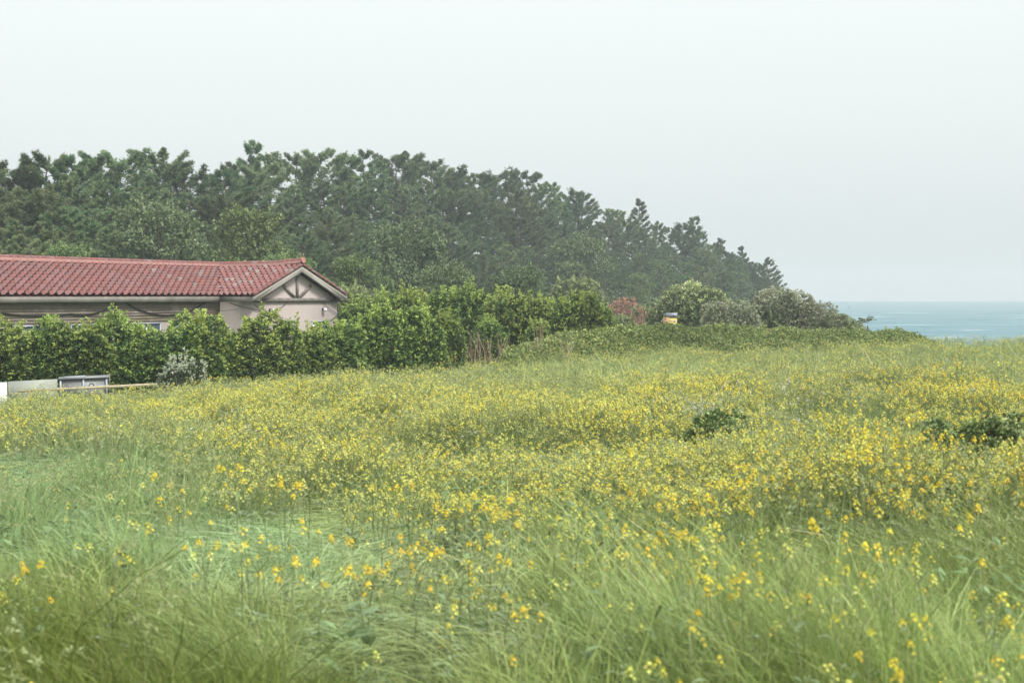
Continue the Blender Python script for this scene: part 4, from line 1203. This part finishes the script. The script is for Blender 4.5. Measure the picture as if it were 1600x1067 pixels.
def seed_grass(seed):
    """three thin stems, each with a nodding narrow seed head"""
    r = np.random.default_rng(seed); m = MB()
    for k in range(3):
        a = r.uniform(0, 6.28); h = r.uniform(.5, .72); b = r.normal(size=2) * .04; hd = np.array([math.cos(a), math.sin(a)]) * r.uniform(.08, .2)
        p = np.array([[b[0], b[1], 0], [b[0] + hd[0] * .25, b[1] + hd[1] * .25, h * .6], [b[0] + hd[0] * .6, b[1] + hd[1] * .6, h * .9], [b[0] + hd[0] * 1.1, b[1] + hd[1] * 1.1, h]])
        m.tube(p, [.0018, .0016, .0013, .001], 3, c=(.36, .40, .18))
        for q in range(16):
            t = q / 16; c = p[2] * (1 - t) + p[3] * t + np.array([hd[0] * .35 * t, hd[1] * .35 * t, -.05 * t * t])
            dv = norm(np.array([hd[0], hd[1], .1]) + r.normal(size=3) * .12); sv = norm(r.normal(size=3)) * .0045
            m.add([c, c + dv * .012 + sv, c + dv * .028, c + dv * .012 - sv], [[0, 1, 2, 3]], c=np.array([.36, .40, .19]) * r.uniform(.8, 1.2))
    return m.build("rapeseed_tuft", M_RAPE_I, True)
far_src += [seed_grass(980 + i) for i in range(3)]
def flower_density(x, y):
    px, py = field_pix(x, y)
    d = np.full(len(x), .10)
    d += 1.15 * soft(px, 360, 1120, 130) * soft(py, 600, 738, 22)
    d += .95 * sstep(880, 1180, px) * soft(py, 585, 800, 28)
    d += .75 * sstep(900, 1150, px) * soft(py, 780, 930, 50)
    d += .30 * sstep(950, 1250, px) * sstep(880, 960, py)
    d += .70 * soft(px, -300, 420, 60) * soft(py, 610, 672, 16)
    d += .32 * soft(px, 230, 1050, 110) * soft(py, 790, 905, 30)
    d += .35 * soft(px, 520, 1150, 100) * soft(py, 720, 810, 30)
    d += .12 * (py < 605)
    d *= 1 - .55 * soft(px, -300, 400, 120) * soft(py, 690, 800, 25)
    d *= 1 - .55 * soft(px, -300, 540, 80) * sstep(880, 940, py)
    d *= 1 - .45 * sstep(960, 1000, py) * (px < 1050)
    n_ = noise(x, y, 1.5, 51) * .5 + noise(x, y, .5, 52) * .3 + noise(x, y, .18, 53) * .2
    d *= np.clip(.12 + 2.3 * sstep(.28, .75, n_), 0, 2)
    for cx, cy, rx, ry in ((1138, 660, 62, 24), (1295, 695, 50, 24), (1462, 690, 55, 28), (1572, 690, 60, 34), (1500, 775, 60, 18)):
        d *= 1 - .6 * np.exp(-(((px - cx) / rx) ** 2 + ((py - cy) / ry) ** 2) ** 2)
    return d, px, py
FX, FY = [], []
for y0, y1, dmax in ((3.4, 9, 44), (9, 20, 130), (20, 50, 95)):
    x, y = field_points(int(field_area(y0, y1) * dmax), y0, y1)
    n_ = len(x)
    d, px, py = flower_density(x, y)
    k = (rng.random(n_) * (2.2 if y1 < 10 else 2.7) < d) & (y < edge_y(x) - .2)
    FX.append(x[k]); FY.append(y[k])
x, y = np.concatenate(FX), np.concatenate(FY)
px, py = field_pix(x, y)
z = ground(x, y)
hs_ = (veg_h(x, y) + .02 - .01 * sstep(15, 30, y)) * rng.uniform(.8, 1.15, len(x)) / .72
inview = (px > -10) & (px < 1610) & (py < 1085)
order = np.argsort(np.where(inview, y, 999))
ind = order[:300]
is_ind = np.zeros(len(x), bool); is_ind[ind] = True
for q in ind:
    st, heads = near_src[rng.integers(len(near_src))]
    o = thing("rapeseed_plant", "yellow flowering rapeseed plant in the near grass of the field", "flower", (x[q], y[q], z[q]), "rapeseed plants near the camera", rz=rng.uniform(0, 6.28))
    o.rotation_euler[0] = rng.normal() * .12; o.rotation_euler[1] = rng.normal() * .12
    s_ = hs_[q]; o.scale = (1, 1, s_)
    link("stem", st, o)
    for t, m in heads:
        hd = link("flower_head", m, o); hd.location = t; hd.scale = (1, 1, 1 / s_)
k = ~is_ind
x, y, z, hs2, px, py = x[k], y[k], z[k], hs_[k], px[k], py[k]
orange = sstep(950, 1450, px) * .45 + .06 * sstep(700, 850, py)
u = rng.random(len(x))
idx = np.where(u < orange * .55, rng.integers(6, 8, len(x)), np.where(u < .35 + orange * .4, rng.integers(4, 6, len(x)), rng.integers(0, 4, len(x))))
white = (np.exp(-((px - 1090) / 90) ** 2 - ((py - 640) / 22) ** 2) + np.exp(-((px - 1235) / 60) ** 2 - ((py - 648) / 22) ** 2) + .05 * (py < 720)) * .35
idx = np.where(rng.random(len(x)) < white, rng.integers(8, 10, len(x)), idx)
bw = np.interp(y, [8, 20, 45], [1.0, 1.05, 1.15])
green = rng.random(len(x)) < .30 + .35 * (py < 600)
idx = np.where(green, rng.integers(10, 14, len(x)), idx)
wx, wy = field_points(1400, 5.6, 16.0)
k = noise(wx, wy, 1.1, 81) > .42; wx, wy = wx[k], wy[k]
x, y, z = np.concatenate([x, wx]), np.concatenate([y, wy]), np.concatenate([z, ground(wx, wy)])
hs2 = np.concatenate([hs2, rng.uniform(.8, 1.4, len(wx))]); bw = np.concatenate([bw, rng.uniform(.7, 1.2, len(wx))]); idx = np.concatenate([idx, rng.integers(14, 17, len(wx))])
wx, wy = field_points(6500, 3.0, 30.0)
k = (noise(wx, wy, 1.7, 83) > .45) & (wy < edge_y(wx) - .3); wx, wy = wx[k], wy[k]
x, y, z = np.concatenate([x, wx]), np.concatenate([y, wy]), np.concatenate([z, ground(wx, wy)])
hs2 = np.concatenate([hs2, (veg_h(wx, wy) + .05) * rng.uniform(.85, 1.2, len(wx)) / .62]); bw = np.concatenate([bw, np.interp(wy, [4, 30], [1.0, 1.5])]); idx = np.concatenate([idx, rng.integers(17, 20, len(wx))])
scatter("flowering_field_weeds", "countless small yellow rapeseed flowers across the field", far_src, np.stack([x, y, z], 1),
        np.stack([rng.normal(size=len(x)) * .12, rng.normal(size=len(x)) * .12, rng.uniform(0, 6.28, len(x))], 1), np.stack([bw, bw, hs2], 1), idx, np.ones((len(x), 3)))

# ------------------------------------------------------------------ the hazy air
m = MB()
m.box((-1250, -120, -6.0), (2500, 0, 0), (0, SEA_FAR + 220, 0), (0, 0, 31.0))
hz_m, n, l, out = mat_new("haze_air")
pv = n.new("ShaderNodeVolumePrincipled")
pv.inputs["Color"].default_value = (.82, .92, .96, 1); pv.inputs["Density"].default_value = .0009; pv.inputs["Anisotropy"].default_value = .0
l.new(pv.outputs[0], out.inputs["Volume"])
link("haze", m.build("haze", hz_m), kind="stuff", label="pale sea haze in the air")
